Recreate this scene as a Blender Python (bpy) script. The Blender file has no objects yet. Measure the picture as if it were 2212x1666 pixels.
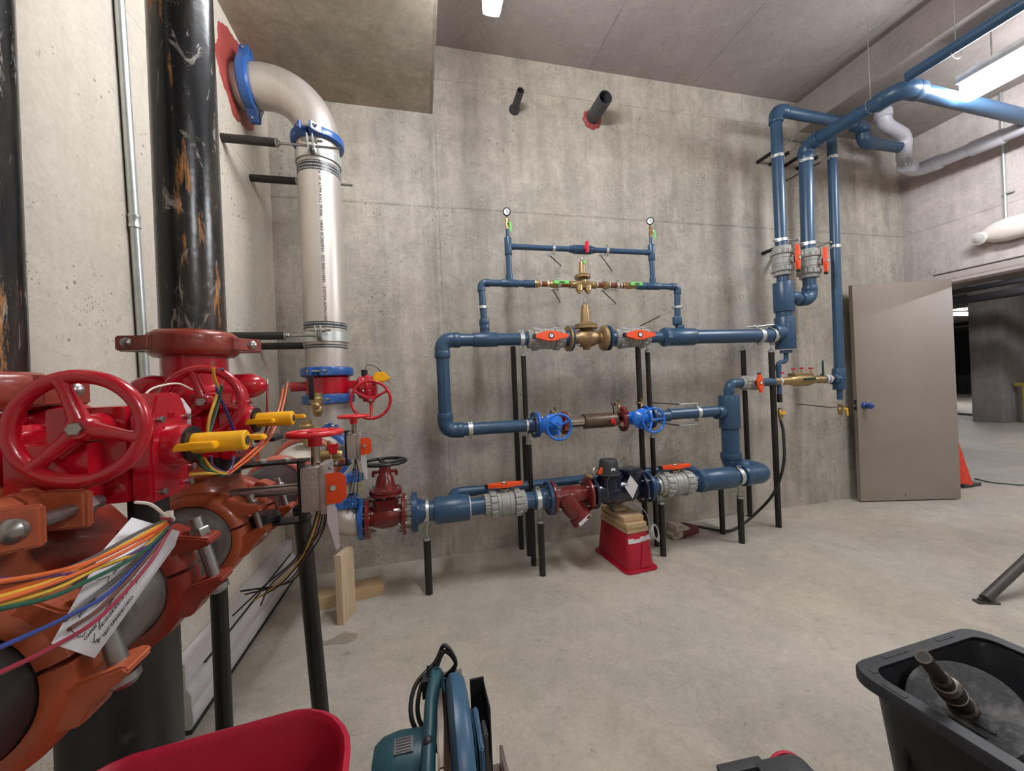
import bpy, bmesh, math, random
from mathutils import Vector, Matrix
random.seed(7)
V = Vector
sc = bpy.context.scene
col = sc.collection
PI = math.pi

# ------------------------------------------------------------------ camera
FPX, YAW, PITCH, ROLL, EYE = 832.0, 0.2333, 0.0006, -0.0428, 1.3
cd = bpy.data.cameras.new('camera'); cam = bpy.data.objects.new('camera', cd); col.objects.link(cam)
sc.camera = cam
cd.sensor_width = 36.0; cd.lens = FPX / 2212 * 36.0; cd.clip_start = 0.02; cd.clip_end = 200
_f = V((math.sin(YAW)*math.cos(PITCH), math.cos(YAW)*math.cos(PITCH), math.sin(PITCH)))
_r = V((math.cos(YAW), -math.sin(YAW), 0)); _u = _r.cross(_f)
_r2 = _r*math.cos(ROLL) + _u*math.sin(ROLL); _u2 = -_r*math.sin(ROLL) + _u*math.cos(ROLL)
cam.matrix_world = Matrix(((_r2.x, _u2.x, -_f.x, 0), (_r2.y, _u2.y, -_f.y, 0), (_r2.z, _u2.z, -_f.z, EYE), (0, 0, 0, 1)))

def at(px, py, x=None, y=None, z=None):
    """the point of a wall, floor or pipe plane that the photograph shows at a pixel"""
    d = _f*FPX + _r2*(px-1106) + _u2*(833-py); o = V((0, 0, EYE))
    for i, v in enumerate((x, y, z)):
        if v is not None: return o + d*((v-o[i])/d[i])

# ------------------------------------------------------------------ world, exposure, lamps
w = bpy.data.worlds.new('world'); sc.world = w; w.use_nodes = True
w.node_tree.nodes['Background'].inputs[0].default_value = (0.75, 0.8, 1.0, 1)
w.node_tree.nodes['Background'].inputs[1].default_value = 0.05
sc.view_settings.view_transform = 'Standard'; sc.view_settings.look = 'None'
sc.view_settings.gamma = 1.0; sc.view_settings.use_curve_mapping = False
sc.view_settings.exposure = 0.0
sc.cycles.max_bounces = 6; sc.cycles.diffuse_bounces = 4; sc.cycles.glossy_bounces = 3; sc.cycles.caustics_reflective = False; sc.cycles.caustics_refractive = False
STRIP = 86.0          # radiance of the room's strip lights
PARK = 120.0          # radiance of the parking level's lights

# ------------------------------------------------------------------ materials
def nmat(name):
    m = bpy.data.materials.new(name); m.use_nodes = True
    nt = m.node_tree; return m, nt, nt.nodes['Principled BSDF']
def s2l(c): return tuple((v/12.92 if v <= .04045 else ((v+.055)/1.055)**2.4) for v in c)
def rgb(r, g, b): return s2l((r/255, g/255, b/255)) + (1,)

def mat(name, c, rough=.5, metal=0.0, var=.12, vscale=18, bump=0.0, bscale=60, c2=None, thr=(.55, .7), pscale=6, coat=0, stretch=None):
    """painted / metal / plastic: slight noise variation, optional second colour showing in patches"""
    m, nt, b = nmat(name); N = nt.nodes; L = nt.links
    tc = N.new('ShaderNodeTexCoord'); vec = tc.outputs['Object']
    if stretch:
        mp = N.new('ShaderNodeMapping'); mp.inputs['Scale'].default_value = stretch
        L.new(vec, mp.inputs[0]); vec = mp.outputs[0]
    n = N.new('ShaderNodeTexNoise'); n.inputs['Scale'].default_value = vscale; n.inputs['Detail'].default_value = 4
    L.new(vec, n.inputs['Vector'])
    mr = N.new('ShaderNodeMapRange'); mr.inputs[3].default_value = 1-var; mr.inputs[4].default_value = 1+var
    mr.inputs[1].default_value = .3; mr.inputs[2].default_value = .7
    L.new(n.outputs[0], mr.inputs[0])
    hs = N.new('ShaderNodeHueSaturation'); hs.inputs['Color'].default_value = c
    L.new(mr.outputs[0], hs.inputs['Value']); out = hs.outputs[0]
    if c2:
        n2 = N.new('ShaderNodeTexNoise'); n2.inputs['Scale'].default_value = pscale; n2.inputs['Detail'].default_value = 8; n2.inputs['Roughness'].default_value = .65
        L.new(vec, n2.inputs['Vector'])
        r2 = N.new('ShaderNodeMapRange'); r2.inputs[1].default_value = thr[0]; r2.inputs[2].default_value = thr[1]
        L.new(n2.outputs[0], r2.inputs[0])
        mx = N.new('ShaderNodeMix'); mx.data_type = 'RGBA'
        L.new(r2.outputs[0], mx.inputs[0]); L.new(out, mx.inputs[6]); mx.inputs[7].default_value = c2
        out = mx.outputs[2]
    L.new(out, b.inputs['Base Color'])
    b.inputs['Roughness'].default_value = rough; b.inputs['Metallic'].default_value = metal
    if coat: b.inputs['Coat Weight'].default_value = coat; b.inputs['Coat Roughness'].default_value = .12
    if bump:
        n3 = N.new('ShaderNodeTexNoise'); n3.inputs['Scale'].default_value = bscale; n3.inputs['Detail'].default_value = 3
        L.new(tc.outputs['Object'], n3.inputs['Vector'])
        bp = N.new('ShaderNodeBump'); bp.inputs['Strength'].default_value = bump; bp.inputs['Distance'].default_value = .004
        L.new(n3.outputs[0], bp.inputs['Height']); L.new(bp.outputs[0], b.inputs['Normal'])
    return m

def emis(name, c, s):
    m, nt, b = nmat(name)
    b.inputs['Base Color'].default_value = (.8, .8, .8, 1)
    b.inputs['Emission Color'].default_value = c; b.inputs['Emission Strength'].default_value = s
    return m

def concrete(name, c, lines=(), pits=1.0, stain=.5, rough=.85, vstreak=True, warm=(1, 1, 1)):
    """cast concrete: cloudy tone, vertical streaks, bug holes, board joints at given planes.
    lines: (axis, value, halfwidth, depth, (axis2, lo, hi) or None)"""
    m, nt, b = nmat(name); N = nt.nodes; L = nt.links
    geo = N.new('ShaderNodeNewGeometry'); P = geo.outputs['Position']
    def noise(s, d=5, vec=P, r=.55, dist=0):
        n = N.new('ShaderNodeTexNoise'); n.inputs['Scale'].default_value = s; n.inputs['Detail'].default_value = d
        n.inputs['Roughness'].default_value = r; n.inputs['Distortion'].default_value = dist
        L.new(vec, n.inputs['Vector']); return n.outputs[0]
    def rng(i, a, b_, c_, d):
        r = N.new('ShaderNodeMapRange'); r.inputs[1].default_value = a; r.inputs[2].default_value = b_
        r.inputs[3].default_value = c_; r.inputs[4].default_value = d; L.new(i, r.inputs[0]); return r.outputs[0]
    def mth(op, a, b_=None):
        k = N.new('ShaderNodeMath'); k.operation = op
        for i, v in enumerate((a, b_)):
            if v is None: continue
            if isinstance(v, (int, float)): k.inputs[i].default_value = v
            else: L.new(v, k.inputs[i])
        return k.outputs[0]
    f = rng(noise(1.1, 4), .3, .7, 1-.16*stain, 1+.14*stain)
    f = mth('MULTIPLY', f, rng(noise(6, 5, r=.72, dist=.6), .3, .7, 1-.17*stain, 1+.13*stain))
    f = mth('MULTIPLY', f, rng(noise(24, 4, r=.7), .3, .7, 1-.07*stain, 1+.06*stain))
    f = mth('MULTIPLY', f, rng(noise(60, 2), .3, .7, .93, 1.06))
    if vstreak:
        mp = N.new('ShaderNodeMapping'); mp.inputs['Scale'].default_value = (3.2, 3.2, .35); L.new(P, mp.inputs[0])
        f = mth('MULTIPLY', f, rng(noise(2.0, 4, mp.outputs[0], .7), .35, .7, 1-.18*stain, 1+.1*stain))
    # fine hair marks
    n = noise(16, 5, r=.75, dist=1.2)
    f = mth('MULTIPLY', f, rng(n, .28, .38, .66, 1.0))
    # bug holes
    if pits:
        vo = N.new('ShaderNodeTexVoronoi'); vo.inputs['Scale'].default_value = 26
        L.new(P, vo.inputs['Vector'])
        sel = rng(noise(3.2, 2), .45, .68, 0.0, .16*pits)
        pit = mth('LESS_THAN', vo.outputs['Distance'], sel)
        vo2 = N.new('ShaderNodeTexVoronoi'); vo2.inputs['Scale'].default_value = 70; L.new(P, vo2.inputs['Vector'])
        sel2 = rng(noise(2.1, 3), .5, .7, 0.0, .22*pits)
        pit2 = mth('LESS_THAN', vo2.outputs['Distance'], sel2)
        pm = mth('MAXIMUM', pit, pit2)
        f = mth('MULTIPLY', f, rng(pm, 0, 1, 1, .5))
    sep = N.new('ShaderNodeSeparateXYZ'); L.new(P, sep.inputs[0])
    wob = rng(noise(5, 3), 0, 1, -.006, .006)
    for ln in lines:
        ax, val, hw, dep, lim = ln
        d = mth('ABSOLUTE', mth('SUBTRACT', mth('ADD', sep.outputs[ax], wob), val))
        k = rng(d, hw*.4, hw, 1, 0)
        if lim:
            k = mth('MULTIPLY', k, mth('GREATER_THAN', sep.outputs[lim[0]], lim[1]))
            k = mth('MULTIPLY', k, mth('LESS_THAN', sep.outputs[lim[0]], lim[2]))
        k = mth('MULTIPLY', k, rng(noise(9, 4), .3, .65, .35, 1))
        f = mth('MULTIPLY', f, rng(k, 0, 1, 1, 1-dep))
    mx = N.new('ShaderNodeMix'); mx.data_type = 'RGBA'; mx.blend_type = 'MULTIPLY'; mx.inputs[0].default_value = 1
    cr = N.new('ShaderNodeMix'); cr.data_type = 'RGBA'
    cr.inputs[6].default_value = c; cr.inputs[7].default_value = (c[0]*warm[0], c[1]*warm[1], c[2]*warm[2], 1)
    L.new(rng(noise(.9, 2), .35, .65, 0, 1), cr.inputs[0])
    cmb = N.new('ShaderNodeCombineColor')
    for i in range(3): L.new(f, cmb.inputs[i])
    L.new(cr.outputs[2], mx.inputs[6]); L.new(cmb.outputs[0], mx.inputs[7])
    L.new(mx.outputs[2], b.inputs['Base Color']); b.inputs['Roughness'].default_value = rough
    bp = N.new('ShaderNodeBump'); bp.inputs['Strength'].default_value = .35; bp.inputs['Distance'].default_value = .006
    L.new(f, bp.inputs['Height']); L.new(bp.outputs[0], b.inputs['Normal'])
    return m

M = {}
M['wall_back'] = concrete('concrete_back', rgb(180, 173, 163), lines=[
    (2, 2.715, .012, .28, None), (0, .155, .02, .2, (2, 0, 3.4)), (0, .195, .008, .25, (2, 0, 3.4)), (0, 1.13, .007, .22, (2, 0, 2.7)),
    (0, 2.62, .006, .12, (2, 0, 2.7)), (0, 4.45, .03, .14, None), (0, 3.4, .006, .15, (2, 0, 1.2)), (2, 3.72, .007, .2, None)], pits=1.15, stain=1.15, warm=(1.02, 1.0, .95))
M['wall_left'] = concrete('concrete_left', rgb(192, 184, 172), lines=[(2, 2.715, .006, .3, None)], pits=1.25, stain=.45, warm=(1.03, 1.0, .95))
M['wall_right'] = concrete('concrete_right', rgb(176, 167, 162), lines=[(2, 2.72, .008, .25, None), (1, 2.98, .03, .15, None)], pits=.5, stain=.9)
M['soffit'] = concrete('concrete_soffit', rgb(166, 156, 142), lines=[(1, 1.85, .006, .3, None), (0, .165, .012, .35, None)], pits=.4, stain=1.3, vstreak=False, warm=(1.06, .98, .88))
M['ceiling'] = concrete('concrete_ceiling', rgb(148, 138, 133), lines=[(0, 1.5254, .01, .3, None), (0, 2.534, .008, .35, None), (0, 2.03, .004, .12, None), (0, 3.6, .01, .3, None), (0, 4.0, .01, .3, None)], pits=.35, stain=.7, vstreak=False)
M['floor'] = concrete('concrete_floor', rgb(180, 173, 162), pits=.25, stain=.8, vstreak=False, rough=.7, warm=(1.03, .99, .92))
M['park'] = concrete('concrete_parking', rgb(150, 142, 138), pits=.2, stain=.9)
M['pvc'] = mat('blue_pvc', rgb(50, 79, 107), .34, var=.07, vscale=9, c2=rgb(72, 98, 124), thr=(.62, .8), pscale=14)
M['pvc_dark'] = mat('blue_pvc_flange', rgb(38, 66, 98), .35, var=.08)
M['grey_plastic'] = mat('grey_valve_plastic', rgb(158, 157, 152), .38, var=.06)
M['grey_print'] = mat('grey_print', rgb(110, 110, 108), .5)
M['orange_plastic'] = mat('orange_handle', rgb(240, 84, 34), .45, var=.05)
M['black_plastic'] = mat('black_plastic', rgb(28, 28, 30), .4)
M['black_iron'] = mat('black_iron_post', rgb(30, 25, 23), .42, var=.3, c2=rgb(58, 44, 36), thr=(.6, .75), pscale=22, stretch=(1, 1, .15))
def riser_mat():
    m, nt, b = nmat('black_lacquer_pipe'); N = nt.nodes; L = nt.links; tc = N.new('ShaderNodeTexCoord')
    def layer(prev, scale, stretch, lo, hi, c, det=8, dist=0, r=.7):
        mp = N.new('ShaderNodeMapping'); mp.inputs['Scale'].default_value = stretch; L.new(tc.outputs['Object'], mp.inputs[0])
        n = N.new('ShaderNodeTexNoise'); n.inputs['Scale'].default_value = scale; n.inputs['Detail'].default_value = det; n.inputs['Roughness'].default_value = r; n.inputs['Distortion'].default_value = dist
        L.new(mp.outputs[0], n.inputs['Vector']); q = N.new('ShaderNodeMapRange'); q.inputs[1].default_value = lo; q.inputs[2].default_value = hi; L.new(n.outputs[0], q.inputs[0])
        x = N.new('ShaderNodeMix'); x.data_type = 'RGBA'; L.new(q.outputs[0], x.inputs[0])
        if prev is None: x.inputs[6].default_value = rgb(20, 21, 25)
        else: L.new(prev, x.inputs[6])
        x.inputs[7].default_value = c; return x.outputs[2], q.outputs[0]
    o, _q = layer(None, 3.2, (4, 4, .8), .48, .62, rgb(60, 52, 46))
    o, q1 = layer(o, 4.0, (4, 4, 1.3), .575, .65, rgb(150, 142, 132), dist=1.5)
    o, q2 = layer(o, 2.6, (7, 7, .9), .595, .66, rgb(190, 126, 54))
    L.new(o, b.inputs['Base Color'])
    ad = N.new('ShaderNodeMath'); ad.operation = 'MAXIMUM'; L.new(q1, ad.inputs[0]); L.new(q2, ad.inputs[1])
    rr_ = N.new('ShaderNodeMapRange'); rr_.inputs[3].default_value = .24; rr_.inputs[4].default_value = .7; L.new(ad.outputs[0], rr_.inputs[0]); L.new(rr_.outputs[0], b.inputs['Roughness'])
    n3 = N.new('ShaderNodeTexNoise'); n3.inputs['Scale'].default_value = 22; n3.inputs['Detail'].default_value = 4; L.new(tc.outputs['Object'], n3.inputs['Vector'])
    bp = N.new('ShaderNodeBump'); bp.inputs['Strength'].default_value = .35; bp.inputs['Distance'].default_value = .003; L.new(n3.outputs[0], bp.inputs['Height']); L.new(bp.outputs[0], b.inputs['Normal'])
    return m
M['black_riser'] = riser_mat()
M['rust'] = mat('rust_streak', rgb(168, 104, 44), .7, var=.3, c2=rgb(40, 34, 30), thr=(.5, .6), pscale=30)
M['steel'] = mat('stainless_pipe', rgb(196, 188, 180), .42, .6, var=.1, vscale=6, c2=rgb(158, 149, 141), thr=(.5, .75), pscale=5, stretch=(1, 1, .3))
M['stain_pol'] = mat('polished_stainless', rgb(190, 180, 165), .2, 1.0, var=.05)
M['zinc'] = mat('zinc_plated_steel', rgb(190, 192, 190), .3, .9, var=.1)
M['silver'] = mat('silver_cast_paint', rgb(192, 188, 184), .34, .55, var=.12, bump=.35, bscale=120)
M['galv'] = mat('galvanised_conduit', rgb(200, 205, 203), .33, .75, var=.08)
M['strap'] = mat('galvanised_strap', rgb(205, 208, 204), .35, .7, var=.1)
M['bolt'] = mat('bolt_steel', rgb(165, 163, 160), .3, .9, var=.2)
M['blue_cpl'] = mat('blue_coupling_paint', rgb(40, 86, 152), .32, var=.12, bump=.3, bscale=40, coat=.3)
M['blue_valve'] = mat('blue_valve_paint', rgb(26, 112, 214), .28, var=.08, coat=.4)
M['red_paint'] = mat('red_valve_paint', rgb(176, 12, 34), .25, var=.12, vscale=12, bump=.35, bscale=35, coat=.5)
M['red_bright'] = mat('red_small_wheel', rgb(206, 36, 44), .35, var=.08)
M['maroon'] = mat('oxide_red_valve', rgb(112, 32, 30), .28, var=.14, bump=.25, bscale=50, coat=.4)
M['brown_cpl'] = mat('brown_red_coupling', rgb(132, 48, 34), .36, var=.16, bump=.4, bscale=45, coat=.3)
M['orange_cpl'] = mat('orange_coupling_paint', rgb(168, 82, 50), .38, var=.14, bump=.4, bscale=45, coat=.3)
M['rusty_cpl'] = mat('rusty_orange_coupling', rgb(160, 74, 50), .45, var=.16, bump=.4, bscale=45)
M['salmon_cpl'] = mat('salmon_coupling', rgb(176, 92, 76), .45, var=.12, bump=.3, bscale=45)
M['hdr_grey'] = mat('grey_dusty_pipe', rgb(104, 98, 91), .5, var=.15, c2=rgb(46, 44, 43), thr=(.46, .62), pscale=5)
M['hdr_black'] = mat('black_header_pipe', rgb(38, 36, 35), .42, var=.2, c2=rgb(90, 86, 80), thr=(.6, .75), pscale=8)
M['primer'] = mat('pale_primed_fitting', rgb(186, 178, 164), .5, var=.1)
M['yellow'] = mat('yellow_indicator', rgb(238, 176, 26), .4, var=.06)
M['white_tag'] = mat('white_tag', rgb(214, 210, 212), .6, var=.02)
M['ink'] = mat('black_ink', rgb(58, 56, 58), .7)
M['white_ink'] = mat('white_ink', rgb(210, 212, 214), .6)
M['tie'] = mat('white_cable_tie', rgb(214, 208, 194), .4)
M['brass'] = mat('brass', rgb(172, 148, 104), .34, .8, var=.15, vscale=25, bump=.2, bscale=60)
M['bronze'] = mat('bronze_regulator', rgb(160, 134, 98), .42, .65, var=.12, bump=.4, bscale=60)
M['copper'] = mat('copper_nipple', rgb(140, 88, 62), .38, .75, var=.15)
M['green'] = mat('green_lever', rgb(112, 206, 96), .45)
M['dkgreen'] = mat('dark_green_lever', rgb(22, 62, 42), .4)
M['red_plastic'] = mat('red_tee_handle', rgb(204, 34, 60), .4)
M['gauge_white'] = mat('gauge_face', rgb(236, 238, 240), .4)
M['gauge_black'] = mat('gauge_case', rgb(26, 26, 28), .3)
M['navy'] = mat('navy_meter_paint', rgb(24, 28, 50), .28, var=.15, coat=.4)
M['register'] = mat('dark_grey_register', rgb(56, 58, 60), .45)
M['wood'] = mat('pale_lumber', rgb(200, 176, 146), .65, var=.1, vscale=7, c2=rgb(176, 146, 112), thr=(.55, .75), pscale=10, stretch=(8, 8, .8))
M['wood_h'] = mat('pale_lumber_flat', rgb(190, 162, 124), .65, var=.1, c2=rgb(160, 130, 94), thr=(.55, .75), pscale=10, stretch=(.8, 8, 8))
M['red_tote'] = mat('red_tote_plastic', rgb(170, 20, 44), .38, var=.1, c2=rgb(190, 90, 90), thr=(.68, .75), pscale=14)
M['red_bin'] = mat('red_bin_plastic', rgb(166, 18, 48), .36, var=.06)
M['door'] = mat('taupe_door_paint', rgb(142, 131, 121), .42, var=.05, vscale=3)
M['doorframe'] = mat('primed_door_frame', rgb(168, 158, 152), .5, var=.05)
M['white_metal'] = mat('white_enamel_channel', rgb(206, 200, 202), .35, var=.04)
M['white_plastic'] = mat('white_emergency_light', rgb(216, 208, 200), .4, var=.03)
M['lens'] = mat('frosted_lens', rgb(200, 196, 196), .2)
M['dwv'] = mat('pale_grey_drain_pipe', rgb(186, 184, 192), .42, var=.04)
M['dkpipe'] = mat('dark_grey_stub_pipe', rgb(62, 60, 64), .45, var=.12)
M['caulk'] = mat('red_firestop_caulk', rgb(146, 60, 54), .55, var=.15, bump=.6, bscale=30)
M['teal'] = mat('teal_saw_housing', rgb(38, 80, 90), .42, var=.1, c2=rgb(60, 112, 116), thr=(.6, .8), pscale=12)
M['saw_blue'] = mat('blue_wheel_guard', rgb(54, 90, 118), .38, var=.12, c2=rgb(120, 130, 132), thr=(.66, .78), pscale=16)
M['saw_grey'] = mat('cast_grey_metal', rgb(136, 124, 114), .45, .5, var=.2)
M['tote'] = mat('black_tote_plastic', rgb(40, 42, 46), .45, var=.25, c2=rgb(128, 122, 112), thr=(.63, .74), pscale=13)
M['rubber'] = mat('dusty_black_rubber', rgb(44, 44, 47), .6, var=.3, c2=rgb(112, 111, 110), thr=(.47, .68), pscale=16, bump=.6)
M['dull_steel'] = mat('dull_pipe_nipple', rgb(74, 66, 60), .5, .6, var=.4, c2=rgb(150, 134, 116), thr=(.56, .68), pscale=20)
M['case'] = mat('charcoal_case_plastic', rgb(60, 60, 62), .45, var=.06)
M['cone'] = mat('orange_red_cone', rgb(214, 62, 36), .5)
M['conew'] = mat('cone_white_band', rgb(214, 208, 204), .5)
M['cable_black'] = mat('black_cable', rgb(26, 25, 25), .45)
M['cable_green'] = mat('green_cord', rgb(44, 72, 52), .5)
M['cable_grey'] = mat('grey_sensor_cable', rgb(150, 148, 142), .5)
M['brown_metal'] = mat('brown_stand_leg', rgb(72, 66, 62), .5)
M['knob'] = mat('blue_wrapped_knob', rgb(50, 82, 150), .25, .1, var=.3)
M['lampbody'] = mat('lamp_housing', rgb(225, 222, 218), .4)
M['strip'] = emis('strip_light_tube', (.93, .96, 1, 1), STRIP)
M['strip2'] = emis('parking_light_tube', (.93, .95, 1, 1), PARK)
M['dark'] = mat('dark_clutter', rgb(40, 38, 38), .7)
M['paper'] = mat('debris_sheet', rgb(196, 190, 184), .6)
M['strap_yel'] = mat('yellow_clutter', rgb(170, 150, 60), .6)
M['reddirt'] = mat('dirty_white_block', rgb(172, 162, 150), .7, var=.2, c2=rgb(96, 70, 60), thr=(.5, .7), pscale=20)
M['dkred'] = mat('dark_red_block', rgb(92, 34, 34), .5, var=.2)
for nm, c in dict(w_orange=(206, 100, 50), w_yellow=(204, 164, 58), w_purple=(78, 56, 106), w_blue=(42, 62, 124), w_green=(26, 84, 64), w_red=(136, 36, 54), w_brown=(92, 60, 50), w_grey=(90, 86, 84), w_black=(30, 28, 28)).items():
    M[nm] = mat(nm, rgb(*c), .38)

# ------------------------------------------------------------------ mesh helpers
def basis(d):
    d = V(d).normalized(); a = V((0, 0, 1)) if abs(d.z) < .9 else V((1, 0, 0))
    u = a.cross(d).normalized(); return u, d.cross(u).normalized(), d

SEP = {'pipe', 'thread_tape', 'end_flange', 'nipple', 'test_cock', 'socket', 'wire', 'stub'}
class MB:
    def __init__(s): s.bm = bmesh.new()
    def ring(s, c, u, v, r, n, ph=0, rf=None):
        return [s.bm.verts.new(V(c) + (u*math.cos(ph+2*PI*i/n) + v*math.sin(ph+2*PI*i/n))*(r if rf is None else r*rf(i))) for i in range(n)]
    def skin(s, rings, cap=True, closed=False):
        n = len(rings[0]); R = rings + ([rings[0]] if closed else [])
        for a, b in zip(R, R[1:]):
            for i in range(n):
                j = (i+1) % n
                try: s.bm.faces.new((a[i], a[j], b[j], b[i]))
                except ValueError: pass
        if cap and not closed:
            s.bm.faces.new(list(reversed(rings[0]))); s.bm.faces.new(rings[-1])
        return s
    def lathe(s, p, d, prof, n=32, cap=True, ph=0, rf=None):
        u, v, d = basis(d)
        return s.skin([s.ring(V(p)+d*t, u, v, max(r, 1e-5), n, ph, rf) for t, r in prof], cap)
    def cyl(s, a, b, r, r2=None, n=32, ph=0, bev=0):
        a, b = V(a), V(b); L = (b-a).length; r2 = r if r2 is None else r2
        pr = [(0, r), (L, r2)]
        if bev: pr = [(0, r-bev), (bev, r), (L-bev, r2), (L, r2-bev)]
        return s.lathe(a, b-a, pr, n, True, ph)
    def hollow(s, a, b, ro, ri, n=32, bev=0):
        a, b = V(a), V(b); L = (b-a).length; u, v, d = basis(b-a)
        pr = [(0, ri), (0, ro-bev), (bev, ro), (L-bev, ro), (L, ro-bev), (L, ri)] if bev else [(0, ri), (0, ro), (L, ro), (L, ri)]
        return s.skin([s.ring(a+d*t, u, v, r, n) for t, r in pr], closed=True)
    def tube(s, pts, r, n=12, closed=False, cap=True, rs=None):
        pts = [V(p) for p in pts]; N = len(pts); rings = []
        prev = None
        for i in range(N):
            if closed: d = pts[(i+1) % N]-pts[i-1]
            else: d = pts[min(i+1, N-1)]-pts[max(i-1, 0)]
            d.normalize()
            if prev is None: u, v, _ = basis(d)
            else:
                u = prev - d*prev.dot(d)
                if u.length < 1e-6: u = basis(d)[0]
                u.normalize(); v = d.cross(u)
            prev = u
            rings.append(s.ring(pts[i], u, v, rs[i] if rs else r, n))
        return s.skin(rings, cap, closed)
    def torus(s, c, ax, R, r, n=40, m=10, a0=0, a1=2*PI):
        u, v, d = basis(ax); full = abs(a1-a0-2*PI) < 1e-6; k = n if full else n+1
        pts = [V(c)+(u*math.cos(a0+(a1-a0)*i/n)+v*math.sin(a0+(a1-a0)*i/n))*R for i in range(k)]
        return s.tube(pts, r, m, closed=full)
    def box(s, c, size, rot=None, bev=0.0):
        tmp = bmesh.new(); bmesh.ops.create_cube(tmp, size=1)
        bmesh.ops.scale(tmp, vec=V(size), verts=tmp.verts)
        if bev: bmesh.ops.bevel(tmp, geom=list(tmp.edges), offset=bev, segments=2, profile=.7, affect='EDGES')
        if rot is not None: bmesh.ops.rotate(tmp, matrix=rot, verts=tmp.verts)
        bmesh.ops.translate(tmp, vec=V(c), verts=tmp.verts)
        return s.join(tmp)
    def join(s, tmp):
        mp = {v: s.bm.verts.new(v.co) for v in tmp.verts}
        for f in tmp.faces:
            try: s.bm.faces.new([mp[v] for v in f.verts])
            except ValueError: pass
        tmp.free(); return s
    def prism(s, pts, o, u, v, t, bev=0):
        """2D outline extruded both ways by t/2 about the plane o,u,v"""
        u, v = V(u).normalized(), V(v).normalized(); n = u.cross(v).normalized()
        tmp = bmesh.new()
        vs = [tmp.verts.new(V(o)+u*a+v*b-n*t/2) for a, b in pts]; f = tmp.faces.new(vs)
        r = bmesh.ops.extrude_face_region(tmp, geom=[f])
        bmesh.ops.translate(tmp, vec=n*t, verts=[e for e in r['geom'] if isinstance(e, bmesh.types.BMVert)])
        bmesh.ops.recalc_face_normals(tmp, faces=tmp.faces)
        if bev: bmesh.ops.bevel(tmp, geom=[e for e in tmp.edges if len(e.link_faces) == 2 and e.calc_face_angle() > .6], offset=bev, segments=2, affect='EDGES')
        return s.join(tmp)
    def sphere(s, c, r, sc_=(1, 1, 1), n=20):
        tmp = bmesh.new(); bmesh.ops.create_uvsphere(tmp, u_segments=n, v_segments=n//2, radius=r)
        bmesh.ops.scale(tmp, vec=V(sc_), verts=tmp.verts); bmesh.ops.translate(tmp, vec=V(c), verts=tmp.verts)
        return s.join(tmp)
    def hexa(s, a, d, r, h): return s.lathe(a, d, [(0, r*.94), (h*.12, r), (h*.88, r), (h, r*.9)], 6)
    def build(s, name, m, parent=None, ang=38, label=None):
        if name in SEP and parent is not None:      # every separate length is a part of its own
            left = set(s.bm.verts); isl = []
            while left:
                st = [left.pop()]; g = set(st)
                while st:
                    for e in st.pop().link_edges:
                        for q in e.verts:
                            if q in left: left.discard(q); g.add(q); st.append(q)
                isl.append(g)
            if len(isl) > 1:
                o = None
                for g in isl:
                    k = MB(); mp = {v: k.bm.verts.new(v.co) for v in g}
                    for f in s.bm.faces:
                        if f.verts[0] in g: k.bm.faces.new([mp[v] for v in f.verts])
                    o = k.build(name, m, parent, ang, label)
                s.bm.free(); return o
        bm = s.bm; bmesh.ops.recalc_face_normals(bm, faces=bm.faces)
        me = bpy.data.meshes.new(name)
        if parent is None:      # origin at the base of the thing
            xs = [v.co for v in bm.verts]
            c = V(((min(v.x for v in xs)+max(v.x for v in xs))/2, (min(v.y for v in xs)+max(v.y for v in xs))/2, min(v.z for v in xs)))
            for v in bm.verts: v.co -= c
        bm.to_mesh(me); bm.free()
        me.shade_smooth(); me.set_sharp_from_angle(angle=math.radians(ang))
        o = bpy.data.objects.new(name, me); col.objects.link(o)
        if m is not None: me.materials.append(M[m] if isinstance(m, str) else m)
        if parent is None: o.location = c
        else: o.parent = parent
        if label: o['label'] = label
        return o

def tag(o, label, cat, group=None, kind=None):
    o['label'] = label; o['category'] = cat
    if group: o['group'] = group
    if kind: o['kind'] = kind
    return o
def frame(o, x, z):
    x = V(x).normalized(); z = V(z); z = (z - x*z.dot(x)).normalized(); y = z.cross(x)
    return Matrix(((x.x, y.x, z.x, o[0]), (x.y, y.y, z.y, o[1]), (x.z, y.z, z.z, o[2]), (0, 0, 0, 1)))
def thing(name, label, cat, mw=None, loc=(0, 0, 0), group=None):
    o = bpy.data.objects.new(name, None); o.empty_display_size = .05; col.objects.link(o)
    if mw is None: mw = Matrix.Translation(V(loc))
    o.matrix_world = mw
    return tag(o, label, cat, group)
def dup(o, mw, label=None, group=None, scale=None):
    r = o.copy(); col.objects.link(r)
    for ch in list(o.children):
        c = ch.copy(); col.objects.link(c); c.parent = r
        for g in ch.children:
            d = g.copy(); col.objects.link(d); d.parent = c
    r.matrix_world = mw @ Matrix.Scale(scale, 4) if scale else mw
    if label: r['label'] = label
    if group: r['group'] = group
    return r
def struct(o, label=None):
    o['kind'] = 'structure'
    if label: o['label'] = label
    return o
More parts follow.
